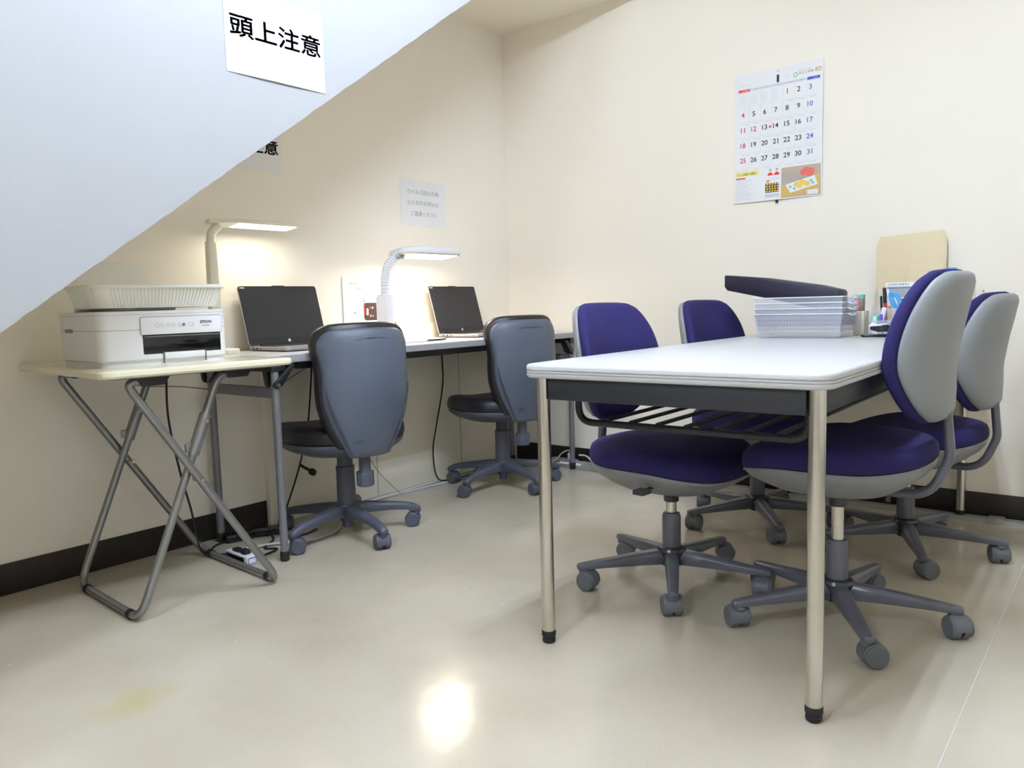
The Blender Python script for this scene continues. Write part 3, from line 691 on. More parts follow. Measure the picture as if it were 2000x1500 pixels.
# ================================================================ LAPTOPS
def laptop(label, loc, rz, tilt):
    t = thing('laptop', label, 'laptop', loc, math.radians(rz), 'silver laptops on the long desk')
    W_, D_ = .358, .242
    b = B(); slab(b, rrect(D_, W_, .012, 5), [(.010, .002), (.002, .006), (0, .011), (.0015, .0165), (.003, .017)]); ob('base', b, 'silver', t, key='lb', sharp=60)
    b = B(); b.box(-.09, .09, -.15, .15, 0, .003); ob('feet', b, 'rubber', t, key='lf')
    b = B()
    for y in (-.0, ): pass
    for xx in (.085, .067, ): b.box(xx-.0065, xx+.0065, 0, 0, 0, 0)
    b = B()   # side ports (-y side)
    yv = -W_/2-.0004
    for xx, w_ in ((-.085, .011), (-.062, .012), (-.038, .005), (.095, .002)): b.box(xx-w_/2, xx+w_/2, yv, yv+.003, .0075, .0125)
    ob('side_ports', b, 'pblack', t, key='lp')
    # keyboard: one bed and rows of keys
    b = B(); b.box(-.083, .028, -.162, .162, .0166, .0173); ob('keyboard_bed', b, 'tedge', t, key='lk0')
    for r_ in range(6):
        b = B(); x0 = -.079+r_*.0178; n = 17 if r_ < 5 else 11; wk = .318/n
        for k in range(n): b.box(x0, x0+.0150 if r_ else x0+.009, -.159+k*wk, -.159+k*wk+wk-.0028, .0170, .0188)
        ob('key_row', b, 'key', t, key='lkr%d' % r_, flatshade=True)
    b = B(); b.box(.038, .108, -.055, .055, .0168, .0172); ob('touchpad', b, 'tedge', t, key='ltp')
    b = B(); b.cyl((-.108, -.13, .018), (-.108, .13, .018), .0065, n=14); ob('hinge', b, 'bezel', t, key='lh')
    lid = bpy.data.objects.new('screen_lid', None)
    mt = Matrix.Translation((-.109, 0, .018)) @ Matrix.Rotation(math.radians(-tilt), 4, 'Y')
    f = lambda u, v, l: tuple(mt @ Vector((l, u, v)))
    b = B(); b.prism(rrect(W_, .232, .010, 5, 0, .118), f, -.0062, 0); ld = ob('screen_lid', b, 'silver', t, bevel=.001, key='ll%g' % tilt)
    b = B(); b.prism(rrect(W_-.002, .230, .009, 5, 0, .118), f, -.001, .0008); ob('bezel', b, 'bezel', ld, key='lz%g' % tilt)
    b = B(); b.prism(rrect(.346, .195, .002, 2, 0, .126), f, .0006, .0011); ob('display', b, 'screen', ld, key='ls%g' % tilt)
    b = B(); b.prism([(-.03, .232), (.03, .232), (.026, .2355), (-.026, .2355)], f, -.004, .001); ob('camera_bump', b, 'bezel', ld, key='lc%g' % tilt)
    f2 = lambda u, v, l: f(u, v, .0010+l)
    b = B(); put_disc(b, f2, 0, .0145, .0062); lg = ob('logo_disc', b, 'white', ld, key='ld%g' % tilt, flatshade=True)
    b = B(); put_text(b, lambda u, v, l: f2(u, v, l+.0005), 'hp', -.0036, .0105, w=.0072, h=.0078, bold=.01); ob('logo_letters', b, 'bezel', ld, key='lx%g' % tilt, flatshade=True)
    b = B(); put_rect(b, f2, -.171, .2245, -.150, .2275); ob('corner_sticker', b, 'white', ld, key='lw%g' % tilt, flatshade=True)
    b = B(); put_rect(b, f2, -.105, .0035, -.075, .0065); put_rect(b, f2, .075, .0035, .105, .0065); ob('rubber_stops', b, 'pblack', ld, key='lr%g' % tilt, flatshade=True)
    return t
laptop('open silver laptop with black screen nearest the printer', (.205, -1.492, .6995), 0, 15)
laptop('open silver laptop with black screen to the right of the warm lamp', (.200, -.476, .6995), 4, 15)
b = B(); b.tube(fillet([(.10, -.30, .712), (.075, -.285, .735), (.045, -.31, .748), (.040, -.33, .712)], .02), .003, 8)
tag(ob('laptop_power_lead', b, 'cblack'), 'short black power lead plugged beside the right laptop', 'cable')

# ================================================================ SHEETS OF PAPER
wl = lambda x, y0_, z0_: (lambda u, v, l: (x+l, y0_+u, z0_+v))      # on a wall facing +x
def sheet(name, label, cat, fn, w_, h_, mtl='paper', th=.0008, group=None, curl=None):
    b = B(); n = 14
    c_ = curl or (lambda u, v: 0)
    g = lambda u, v, l: fn(u, v, l+c_(u, v))
    top = [[g(w_*i/n, h_*j/n, th) for i in range(n+1)] for j in range(n+1)]
    bot = [[g(w_*i/n, h_*j/n, 0) for i in range(n+1)] for j in range(n+1)]
    vs = [p for r in top for p in r]+[p for r in bot for p in r]; m_ = (n+1)**2; fs = []
    for j in range(n):
        for i in range(n):
            a = j*(n+1)+i; fs += [(a, a+1, a+n+2, a+n+1), (m_+a, m_+a+n+1, m_+a+n+2, m_+a+1)]
    for i in range(n):
        for a, c in ((i, i+1), ((n)*(n+1)+i, n*(n+1)+i+1), (i*(n+1), (i+1)*(n+1)), (i*(n+1)+n, (i+1)*(n+1)+n)): fs.append((a, c, m_+c, m_+a))
    b.add(vs, fs); o = tag(ob(name, b, mtl), label, cat, group)
    return o, (lambda u, v, l: g(u, v, th+l))
# 1: warning on the stair side
o, g = sheet('warning_notice', 'white notice with bold characters on the pale stair wall', 'notice', wl(XS, -2.203, 1.440), .300, .212,
    curl=lambda u, v: .0008+.003*max(0, 1-v/.03)*math.sin(PI*u/.3))
b = B(); put_text(b, g, '頭上注意', .014, .090, w=.276, h=.056, fat=.016); ob('lettering', b, 'ink', o, flatshade=True)
# 2: the same notice on the wall behind
o, g = sheet('warning_notice', 'white notice with bold characters half hidden behind the stair edge', 'notice', wl(.0, -1.713, 1.384), .297, .210,
    curl=lambda u, v: .0006)
b = B(); put_text(b, g, '頭上注意', .004, .071, w=.278, h=.058, fat=.020); ob('lettering', b, 'ink', o, flatshade=True)
# 3: usb notice
o, g = sheet('usb_notice', 'white sheet with three grey lines of text above the right laptop', 'notice', wl(0, -.781, 1.230), .299, .209, 'paperg', curl=lambda u, v: .0006)
for tx_, ux, vy, wd in (('ウイルス防止の為', .046, .145, .205), ('ＵＳＢのお持込は', .046, .095, .205), ('ご遠慮ください', .064, .045, .176)):
    b = B(); put_text(b, g, tx_, ux, vy, w=wd, h=.022); ob('text_line', b, 'inkl', o, flatshade=True)
# 4: instruction sheet standing on the ledge
o, g = sheet('instruction_sheet', 'white instruction sheet with a switch diagram behind the gooseneck lamp', 'notice', wl(.004, -1.147, .7705), .305, .214, 'paperg',
    curl=lambda u, v: .002*(1-v/.214))
b = B(); ib = B(); k_ = B(); r_ = B(); w_ = B()
put_frame(b, g, rrect(.262, .072, .010, 4, .150, .164), .0008)
put_text(ib, g, '印刷の際は、出力したいパソコン（Ａ・Ｂ）', .034, .180, w=.232, h=.0105)
put_text(ib, g, 'の上、切替機のスイッチを合わせてくだ', .034, .157, w=.215, h=.0105)
put_text(ib, g, 'さい。', .034, .134, w=.022, h=.0090)
put_frame(b, g, rrect(.160, .095, .014, 4, .155, .062), .0010)
put_frame(b, g, rrect(.026, .016, .002, 2, .040, .058), .0006)
put_rect(ib, g, .055, .053, .070, .062)
put_text(b, g, 'MODEL', .092, .03, h=.003)
put_poly(k_, g, rrect(.085, .078, .014, 4, .155, .062), .0005)
put_poly(w_, g, rrect(.011, .032, .0054, 4, .133, .061), .001); put_disc(w_, g, .163, .079, .0045, lift=.001); put_disc(r_, g, .150, .079, .0055, lift=.001)
put_disc(r_, g, .150, .043, .0060, lift=.001); put_disc(w_, g, .150, .043, .0035, lift=.0014); put_text(w_, g, 'A', .160, .039, h=.008, lift=.001, bold=.02)
put_rect(r_, g, .1145, .048, .1172, .122, .0012); put_rect(r_, g, .1145, .050, .128, .0545, .0013)
ob('lettering', ib, 'inkl', o, flatshade=True); ob('outline_print', b, 'inkll', o, flatshade=True); ob('diagram_switch', k_, 'switchp', o, flatshade=True)
ob('diagram_marks', w_, 'white', o, flatshade=True); ob('red_marks', r_, 'redb', o, flatshade=True)

# ================================================================ WALL CALENDAR
CW, CH = .372, .537
fn = lambda u, v, l: (1.283+u-.010*(1-v/CH)*0, -.0008-l, 1.256+v)
cc = lambda u, v: .001+.006*max(0, (.16-v)/.16)*(.5-.5*math.cos(2*PI*u/CW))+.007*(u/CW)**2*max(0, math.sin(PI*v/CH))+.004*(1-u/CW)**3*max(0, 1-v/.3)
o, g = sheet('wall_calendar', 'large white month calendar hanging on the back wall', 'calendar', fn, CW, CH, 'paper', curl=cc)
X = lambda q: q*CW
Y = lambda q: q*CH
blk, rd, bl, gy, gll = B(), B(), B(), B(), B()
cols = [.100+k*.1275 for k in range(7)]
rows = [.815, .690, .572, .452, .335]
day = 1
for r_ in range(5):
    for c_ in range(7):
        if r_ == 0 and c_ < 4: continue
        tgt = rd if (c_ == 0 or day in (1, 12)) else bl if c_ == 6 else blk
        nb = B(); put_text(nb, g, str(day), X(cols[c_]), Y(rows[r_]-.020), h=.0205, bold=.014, align='c')
        ob('date_numeral', nb, 'red' if tgt is rd else 'blue' if tgt is bl else 'ink', o, flatshade=True)
        put_rect(gll, g, X(cols[c_]-.01), Y(rows[r_]-.078), X(cols[c_]+.07), Y(rows[r_]-.074))
        day += 1
for r_ in range(6): put_rect(gll, g, X(.04), Y(.868-r_*.1195), X(.955), Y(.8695-r_*.1195))
for c_ in range(1, 7): put_rect(gll, g, X(.045+c_*.1297), Y(.275), X(.0475+c_*.1297), Y(.865))
put_text(blk, g, '1', X(.49), Y(.893), h=.031, w=.010, bold=.03)
put_rect(gy, g, X(.18), Y(.868), X(.83), Y(.884))
for k_ in range(1, 6): put_text(blk, g, '月火水木金'[k_-1], X(.115+k_*.129), Y(.871), h=.005, lift=.0009)
rb, bb = B(), B()
put_rect(rb, g, X(.045), Y(.864), X(.180), Y(.886)); put_rect(bb, g, X(.83), Y(.864), X(.965), Y(.886))
wt = B(); put_text(wt, g, '日 SUN', X(.10), Y(.870), h=.006, lift=.001); put_text(wt, g, '土 SAT', X(.885), Y(.870), h=.006, lift=.001)
put_text(gy, g, '野菜のお届けオーガニックライフ', X(.05), Y(.912), w=.062, h=.006); put_text(gy, g, '2026', X(.585), Y(.925), h=.005); put_text(gy, g, 'January', X(.585), Y(.912), h=.004)
put_text(blk, g, 'JAふくしま未来', X(.735), Y(.918), w=.060, h=.010)
put_text(rb, g, '笑顔とおいしさ、未来まで', X(.735), Y(.942), w=.050, h=.0045)
gn = B(); put_ring(gn, g, X(.70), Y(.922), .009, .003, ax=1); put_text(gn, g, '1', X(.915), Y(.918), h=.017, bold=.03)
og = B(); put_ring(og, g, X(.955), Y(.934), .0085, .003); put_disc(og, g, X(.413)-.005, Y(.148), .008, .005)
# small months in the empty first cells
for cx0, ttl in ((.06, '12'), (.19, '2')):
    put_text(gy, g, ttl, X(cx0+.03), Y(.840), h=.006)
    for rr in range(5):
        for c_ in range(7): put_rect(gll, g, X(cx0+c_*.0125), Y(.825-rr*.013), X(cx0+c_*.0125+.007), Y(.829-rr*.013))
for cx0 in (.315, .44):
    for rr in range(8): put_rect(gll, g, X(cx0), Y(.845-rr*.011), X(cx0+.06), Y(.847-rr*.011))
put_poly(og if 0 else rd, g, rrect(.009, .009, .003, 3, X(.418), Y(.568)), .0006)
# lower left: recipe
yb = B(); put_rect(yb, g, X(.02), Y(.208), X(.29), Y(.248)); put_text(blk, g, '「ふくしま親鶏入り饅頭き」', X(.035), Y(.215), w=.085, h=.010, lift=.001)
put_rect(rb, g, X(.02), Y(.188), X(.13), Y(.198))
for k_ in range(13): put_rect(gll, g, X(.02), Y(.175-k_*.0125), X(.14+.13*random.random()), Y(.178-k_*.0125))
put_rect(gy, g, X(.395), Y(.166), X(.53), Y(.170)); put_rect(gy, g, X(.395), Y(.155), X(.52), Y(.158)); put_rect(gy, g, X(.37), Y(.022), X(.53), Y(.048), .0004)
pp = B(); hair = B()
for cx0 in (.425, .500):
    put_disc(pp, g, X(cx0), Y(.226), .0050, .006, .0009); put_disc(hair, g, X(cx0), Y(.232), .0052, .0052, .0007)
    put_poly(rb, g, [(X(cx0)-.012, Y(.192)), (X(cx0)+.012, Y(.192)), (X(cx0)+.010, Y(.206)), (X(cx0)+.003, Y(.214)), (X(cx0)-.003, Y(.214)), (X(cx0)-.010, Y(.206))], .0006)
dk = B(); put_rect(dk, g, X(.37), Y(.060), X(.525), Y(.132))
fd = B()
for i in range(5):
    for j in range(4): put_disc(fd, g, X(.388+i*.031+.006*(j % 2)), Y(.070+j*.018), .0042, .0034, .0009)
# lower right: picture of food on a plate
px0, px1, py0, py1 = .552, .985, .008, .238
br = B(); put_rect(br, g, X(px0), Y(py0), X(px1), Y(py1), .0003)
gyb = B()
for k_ in range(16): put_poly(gyb, g, [(X(px0+.005+k_*.018), Y(.12)), (X(px0+.012+k_*.018), Y(.12)), (X(px0+.022+k_*.018), Y(.19)), (X(px0+.015+k_*.018), Y(.19))], .0005)
tn = B(); put_poly(tn, g, [(X(px0+.01), Y(.012)), (X(px1-.01), Y(.035)), (X(px1-.01), Y(.165)), (X(px0+.005), Y(.095))], .0008)
pl = B(); put_poly(pl, g, [(X(.60), Y(.105)), (X(.92), Y(.155)), (X(.955), Y(.085)), (X(.655), Y(.040))], .0013)
fo = B()
for (u, v) in ((.72, .100), (.755, .088), (.80, .108), (.84, .096), (.775, .112)): put_disc(fo, g, X(u), Y(v), .011, .010, .0018)
rp = B(); [put_disc(rp, g, X(u), Y(v), .015, .012, .0012) for (u, v) in ((.80, .185), (.865, .170), (.83, .200), (.88, .19))]
for (u, v) in ((.655, .085), (.70, .07), (.88, .118), (.90, .10)): put_disc(gn, g, X(u), Y(v), .006, .004, .0018)
wtl = B(); put_rect(wtl, g, X(.84), Y(.014), X(.96), Y(.05), .0012)
for nm, bb_, mm in (('black_print', blk, 'ink'), ('red_stamp', rd, 'red'), ('grey_print', gy, 'inkll'), ('grid_print', gll, 'inkll'),
    ('red_print', rb, 'redb'), ('blue_print', bb, 'blueb'), ('white_print', wt, 'white'), ('green_print', gn, 'green'), ('orange_print', og, 'orange'), ('yellow_banner', yb, 'yellow'),
    ('portrait_faces', pp, 'peach'), ('portrait_hair', hair, 'darkp'), ('small_photo', dk, 'darkp'), ('small_photo_food', fd, 'foodp'), ('food_photo', br, 'brownp'), ('photo_cloth', gyb, 'inkl'),
    ('photo_tray', tn, 'tan'), ('photo_plate', pl, 'white'), ('photo_buns', fo, 'foodp'), ('photo_packets', rp, 'redpk'), ('photo_caption', wtl, 'white')):
    pr = ob(nm, bb_, mm, o, flatshade=True); pr['kind'] = 'stuff'
b = B(); b.box(1.283, 1.283+CW, -.0028, -.0004, 1.256+CH-.004, 1.256+CH+.002); ob('top_strip', b, 'paperg', o)
b = B(); b.lathe((1.470, 0, 1.249), [(.0035, 0), (.0035, .005), (.0062, .006), (.0062, .009), (.003, .0105)], axis=(0, -1, 0), n=18); tag(ob('wall_pin', b, 'rubber'), 'small black pin in the wall just below the calendar', 'pin')
b = B(); b.prism([(-.008, -.006), (.008, 0), (-.008, .006), (-.004, 0)], lambda u, v, l: (1.472+u*.6, -l-.002, 1.782+v*.6), 0, .006); tag(ob('calendar_hook', b, 'white'), 'clear hook holding the calendar at its top edge', 'hook')

# ================================================================ ON THE MEETING TABLE
ZT = .7
# stack of four clear baskets
BX0, BX1, BY0, BY1 = 1.585, 1.896, -.545, -.355
def clear_basket(label, k):
    t = thing('clear_basket', label, 'basket', (0, 0, ZT+.001+k*.0195), 0, 'stacked clear baskets on the meeting table')
    hgt = .083; ta_ = .012
    cx_, cy_ = (BX0+BX1)/2, (BY0+BY1)/2
    w_, d_ = (BX1-BX0)/2, (BY1-BY0)/2
    b = B(); b.box(cx_-w_+ta_, cx_+w_-ta_, cy_-d_+ta_*.6, cy_+d_-ta_*.6, 0, .002); ob('basket_floor', b, 'clear', t)
    def wall(p0b, p1b, p0t, p1t, nh, nm):
        # lattice wall: horizontal bands and short uprights leaving rows of small square holes
        b = B(); P0b, P1b, P0t, P1t = map(Vector, (p0b, p1b, p0t, p1t)); nrm = (P1b-P0b).cross(P0t-P0b).normalized()*.0016
        def q(u, v): return (P0b.lerp(P1b, u)).lerp(P0t.lerp(P1t, u), v)
        def quad(u0, u1, v0, v1):
            c = [q(u0, v0), q(u1, v0), q(u1, v1), q(u0, v1)]; b.add(c+[x+nrm for x in c], [(3, 2, 1, 0), (4, 5, 6, 7), (0, 1, 5, 4), (1, 2, 6, 5), (2, 3, 7, 6), (3, 0, 4, 7)])
        holes = [(.14, .20), (.32, .38), (.50, .56), (.68, .76)]
        v_ = 0
        for (a, c) in holes: quad(0, 1, v_, a); v_ = c
        quad(0, 1, v_, 1)
        for (a, c) in holes:
            quad(0, .04, a, c); quad(.96, 1, a, c)
            for j in range(nh): u0 = .04+.92*(j+.55)/nh; quad(u0, u0+.92*.45/nh, a, c)
        ob(nm, b, 'clear', t)
    x0b, x1b, x0t, x1t = cx_-w_+ta_, cx_+w_-ta_, cx_-w_, cx_+w_; y0b, y1b, y0t, y1t = cy_-d_+ta_*.6, cy_+d_-ta_*.6, cy_-d_, cy_+d_
    wall((x0b, y0b, .002), (x1b, y0b, .002), (x0t, y0t, hgt), (x1t, y0t, hgt), 24, 'long_side')
    wall((x1b, y1b, .002), (x0b, y1b, .002), (x1t, y1t, hgt), (x0t, y1t, hgt), 24, 'long_side')
    b = B(); b.add([(x1b, y0b, .002), (x1b, y1b, .002), (x1t, y1t, hgt), (x1t, y0t, hgt), (x1b-.0016, y0b, .002), (x1b-.0016, y1b, .002), (x1t-.0016, y1t, hgt), (x1t-.0016, y0t, hgt)], [(0, 1, 2, 3), (7, 6, 5, 4), (0, 3, 7, 4), (1, 5, 6, 2)]); ob('short_side', b, 'clear', t)
    b = B(); b.add([(x0b, y0b, .002), (x0b, y1b, .002), (x0t, y1t, hgt), (x0t, y0t, hgt), (x0b+.0016, y0b, .002), (x0b+.0016, y1b, .002), (x0t+.0016, y1t, hgt), (x0t+.0016, y0t, hgt)], [(3, 2, 1, 0), (4, 5, 6, 7), (0, 4, 7, 3), (1, 2, 6, 5)]); ob('short_side', b, 'clear', t)
    b = B(); b.tube([(x0t-.001, y0t-.001, hgt), (x1t+.001, y0t-.001, hgt), (x1t+.001, y1t+.001, hgt), (x0t-.001, y1t+.001, hgt)], .0022, 6, loop=True); ob('rim', b, 'clearrim', t)
    b = B(); b.tube(fillet([(x1t, cy_-.035, hgt), (x1t+.012, cy_-.03, hgt-.006), (x1t+.012, cy_+.03, hgt-.006), (x1t, cy_+.035, hgt)], .008, 4), .003, 6); ob('handle', b, 'clearrim', t)
for k, nm in enumerate(('bottom basket of the clear plastic stack on the table', 'second basket from the bottom of the clear stack', 'third basket from the bottom of the clear stack', 'top basket of the clear stack, holding the navy padded bar')):
    clear_basket(nm, k)
# navy padded bar leaning in the top basket
b = B(); b.prism([(1.452, .931), (1.456, .9335), (1.60, .918), (1.80, .884), (1.868, .866), (1.874, .858), (1.874, .788), (1.80, .800), (1.62, .842), (1.463, .876), (1.452, .890)], lambda u, v, l: (u, l, v), -.50, -.41)
o = tag(ob('padded_bar', b, 'dnavy', bevel=.004), 'dark navy padded bar tilted across the top clear basket', 'cushion'); 
# organizer
t = thing('desk_organizer', 'clear desk organizer with pens and a printed label by the wall', 'organizer', (1.925, -.335, ZT))
b = B(); b.box(0, .15, 0, .12, 0, .002); ob('organizer_floor', b, 'clear', t)
b = B(); b.box(0, .15, 0, .002, .002, .055); fp = ob('front_wall', b, 'clear', t)
b = B(); b.box(0, .15, .055, .057, .002, .095); ob('divider', b, 'clear', t)
b = B(); b.box(0, .15, .118, .12, .002, .165); ob('rear_wall', b, 'clear', t)
for xx in (0, .148):
    b = B(); b.prism([(0, .002), (.12, .002), (.12, .165), (.085, .165), (0, .055)], lambda u, v, l: (l, u, v), xx, xx+.002); ob('side_wall', b, 'clear', t)
b = B(); ff = lambda u, v, l: (u, -.0004-l, v); put_text(b, ff, 'like-it', .006, .036, h=.010, bold=.03); ob('lettering', b, 'ink', fp, flatshade=True)
b = B(); put_text(b, ff, 'ORGANIZER', .050, .041, w=.03, h=.004); put_text(b, ff, 'PEN STAND', .050, .035, w=.03, h=.003); ob('small_lettering', b, 'blue', fp, flatshade=True)
OX, OY = 1.925, -.335
def pen(label, nm, p0, p1, r, m1, m2=None, split=.5, cat='pen'):
    p0, p1 = Vector(p0), Vector(p1); t_ = thing(nm, label, cat, tuple(p0)); d = p1-p0
    b = B(); b.cyl((0, 0, 0), d*split, r*.92, n=14); ob('barrel', b, m1, t_)
    b = B(); b.lathe((0, 0, 0), [(r, 0), (r, d.length*(1-split)*.9), (r*.7, d.length*(1-split))], axis=d, n=14)
    b.v = [tuple(Vector(v)+d*split) for v in b.v]; ob('cap', b, m2 or m1, t_); return t_
pen('crimson marker with a tall black cap in the organizer', 'marker_pen', (OX+.042, OY+.085, ZT+.003), (OX+.030, OY+.09, ZT+.170), .0062, 'penred', 'penblk', .66)
pen('thin black pen leaning beside the crimson marker', 'ballpoint_pen', (OX+.030, OY+.080, ZT+.003), (OX+.022, OY+.08, ZT+.140), .0042, 'penblk')
pen('orange ballpoint pen with white upper half in the organizer', 'ballpoint_pen', (OX+.058, OY+.09, ZT+.003), (OX+.042, OY+.09, ZT+.165), .0042, 'penor', 'white', .62)
pen('left one of two short black markers in the organizer', 'marker_pen', (OX+.096, OY+.09, ZT+.003), (OX+.092, OY+.09, ZT+.128), .0060, 'penblk', 'rubber', .7)
pen('right one of two short black markers in the organizer', 'marker_pen', (OX+.110, OY+.09, ZT+.003), (OX+.108, OY+.09, ZT+.128), .0060, 'penblk', 'rubber', .7)
t = thing('scissors', 'scissors with sky blue handles standing in the organizer', 'scissors', (OX+.075, OY+.082, ZT+.003))
for s, dx in ((1, 0), (-1, .007)):
    b = B(); lp = [Vector((-.008+dx*1.2+.0125*math.cos(2*PI*k/20)-.012*math.sin(2*PI*k/20), dx*.4, .118+.030*math.sin(2*PI*k/20))) for k in range(20)]
    b.tube(lp, .0034, 8, loop=True); ob('handle_loop', b, 'sblue', t)
    b = B(); b.prism([(-.003, .0), (.003, .0), (.006, .09), (-.004, .09)], lambda u, v, l: (u+dx*.5, l, v), dx*.3, dx*.3+.0015); ob('blade', b, 'steel', t)
b = B(); mt = Matrix.Translation((OX+.034, OY+.035, ZT+.045)) @ Matrix.Rotation(math.radians(12), 4, 'Y'); b.box(-.008, .008, -.006, .006, -.03, .055, mt)
o = tag(ob('correction_tape', b, 'white', bevel=.003), 'white correction tape with grey print leaning in the organizer', 'stationery')
b = B(); b.box(OX+.026+.004, OX+.044-.002, OY+.0280, OY+.0288, ZT+.03, ZT+.075); ob('label_print', b, 'blue', o)
b = B(); b.box(OX+.008, OX+.028, OY+.012, OY+.028, ZT+.0025, ZT+.068); o = tag(ob('eraser', b, 'white', bevel=.002), 'white eraser with teal ends in the front of the organizer', 'eraser')
b = B(); b.box(OX+.0075, OX+.0125, OY+.0115, OY+.0285, ZT+.050, ZT+.0685); b.box(OX+.0235, OX+.0285, OY+.0115, OY+.0285, ZT+.050, ZT+.0685); ob('teal_ends', b, 'teal', o)
# white carton under the staple box
b = B(); b.box(1.868, 1.905, -.315, -.245, ZT, ZT+.088); tag(ob('white_box', b, 'whitew', bevel=.0015), 'plain white box between the clear baskets and the organizer', 'box')
t = thing('staple_box', 'pink and teal staple carton standing on the plain white box', 'box', (1.870, -.314, ZT+.0885))
b = B(); b.box(0, .030, 0, .030, 0, .058); ob('carton', b, 'kraftd', t, bevel=.0008)
b = B(); b.box(-.0003, .0202, -.0004, .0306, .004, .042); ob('pink_face', b, 'pink', t)
b = B(); b.box(-.0004, .0305, -.0005, .0306, .045, .0585); ob('teal_band', b, 'teal', t)
b = B(); f3 = lambda u, v, l: (u, -.0006-l, v); put_text(b, f3, 'バリ', .002, .010, w=.015, h=.008); put_text(b, f3, 'バリ', .005, .020, w=.012, h=.007); ob('white_lettering', b, 'white', t, flatshade=True)
b = B(); put_poly(b, f3, rrect(.016, .008, .002, 3, .010, .052), .0002); ob('logo_patch', b, 'redpk', t, flatshade=True)
b = B(); put_text(b, f3, 'MAX', .003, .0495, w=.013, h=.005, lift=.0005); ob('logo_letters', b, 'white', t, flatshade=True)
# stapler
t = thing('stapler', 'black stapler with a white plate in front of the organizer', 'stapler', (1.985, -.445, ZT), math.radians(8))
b = B(); b.prism([(-.05, 0), (.06, 0), (.06, .010), (-.045, .010), (-.055, .006)], lambda u, v, l: (u, l, v), -.014, .014); ob('base', b, 'pblack', t, bevel=.003)
b = B(); b.prism([(-.025, .026), (-.022, .040), (.02, .042), (.06, .036), (.062, .020), (.0, .018)], lambda u, v, l: (u, l, v), -.012, .012); ob('arm', b, 'pblack', t, bevel=.003)
b = B(); b.prism([(-.030, .036), (-.020, .050), (.0, .044), (.03, .048), (.03, .044), (.0, .038)], lambda u, v, l: (u, l, v), -.013, .013); ob('top_plate', b, 'white', t, bevel=.001)
b = B(); b.cyl((.05, -.013, .012), (.05, .013, .012), .010, n=14); ob('pivot', b, 'pblack', t)
# envelopes, calculator
mt = Matrix.Translation((1.875, -.062, ZT)) @ Matrix.Rotation(math.radians(-8), 4, 'X')
f = lambda u, v, l: tuple(mt @ Vector((u, -l, v)))
b = B(); b.prism([(0, 0), (.245, 0), (.240, .345), (.226, .382), (.008, .372), (-.004, .340)], f, 0, .004)
o = tag(ob('kraft_envelope', b, 'env', bevel=.0008), 'large kraft envelope leaning on the back wall behind the organizer', 'envelope')
mt2 = Matrix.Translation((1.99, -.072, ZT)) @ Matrix.Rotation(math.radians(-8), 4, 'X')
f = lambda u, v, l: tuple(mt2 @ Vector((u, -l, v)))
b = B(); b.prism([(0, 0), (.123, 0), (.123, .235), (.118, .258), (.006, .258), (0, .235)], f, 0, .003)
o = tag(ob('small_envelope', b, 'env', bevel=.0008), 'smaller kraft envelope standing in front of the large one', 'envelope')
b = B(); put_text(b, lambda u, v, l: f(u, v, .0032+l), '会', .066, .222, h=.010); put_text(b, lambda u, v, l: f(u, v, .0032+l), '社', .080, .222, h=.010); ob('stamped_lettering', b, 'orange', o, flatshade=True)
t = thing('calculator', 'white calculator with grey display propped behind the pens', 'calculator', (1.925, -.135, ZT), 0)
mt3 = Matrix.Rotation(math.radians(-10), 4, 'X'); f = lambda u, v, l: tuple(mt3 @ Vector((u, -l, v)))
b = B(); b.prism(rrect(.175, .145, .006, 4, .088, .118), f, 0, .012); cb = ob('case', b, 'paper', t, bevel=.002)
b = B(); b.prism(rrect(.130, .038, .002, 2, .075, .153), f, .0118, .0132); ob('display', b, 'lcd', t)
b = B(); b.prism(rrect(.140, .046, .003, 2, .075, .153), f, .0115, .0126); ob('display_frame', b, 'inkll', t)
b = B(); put_text(b, lambda u, v, l: f(u, v, .0124+l), 'コスモス やすらぎ', .012, .179, w=.075, h=.007, bold=.02); ob('lettering', b, 'ink', t, flatshade=True)
for r_ in range(3):
    for c_ in range(6):
        b = B(); b.prism(rrect(.020, .014, .003, 2, .022+c_*.026, .06+r_*.020), f, .0118, .0150); ob('key', b, 'inkll', t)
b = B(); b.prism([(0, 0), (.16, 0), (.16, .05), (0, .05)], f, .0, .01); ob('stand', b, 'clear', t)
# items seen behind the front right chair
b = B(); b.box(2.125, 2.155, -.06, -.04, ZT, ZT+.232); b2 = ob('spray_bottle_neck', b, 'white') if 0 else None
t = thing('glue_bottle', 'white bottle with a sky blue cap behind the front right chair', 'bottle', (2.14, -.075, ZT))
b = B(); b.lathe((0, 0, 0), [(.018, 0), (.021, .004), (.021, .15), (.016, .175), (.009, .195), (.009, .205)]); ob('bottle_body', b, 'white', t)
b = B(); b.box(-.016, .018, -.010, .010, .203, .2365); ob('cap', b, 'sblue', t, bevel=.002)
t = thing('printed_box', 'white box with grey print between the two right hand chairs', 'box', (2.165, -.10, ZT))
b = B(); b.box(0, .052, 0, .05, 0, .165); ob('carton', b, 'paper', t, bevel=.001)
b = B(); f4 = lambda u, v, l: (u, -.0006-l, v)
for k_ in range(5): put_text(b, f4, 'ティッシュ', .006, .10-k_*.018, w=.038, h=.006)
ob('lettering', b, 'blue', t, flatshade=True)
b = B(); b.box(2.232, 2.238, -.006, 0, .845, .851); tag(ob('wall_tack', b, 'duct'), 'tiny grey tack in the back wall above the far right chair', 'pin')

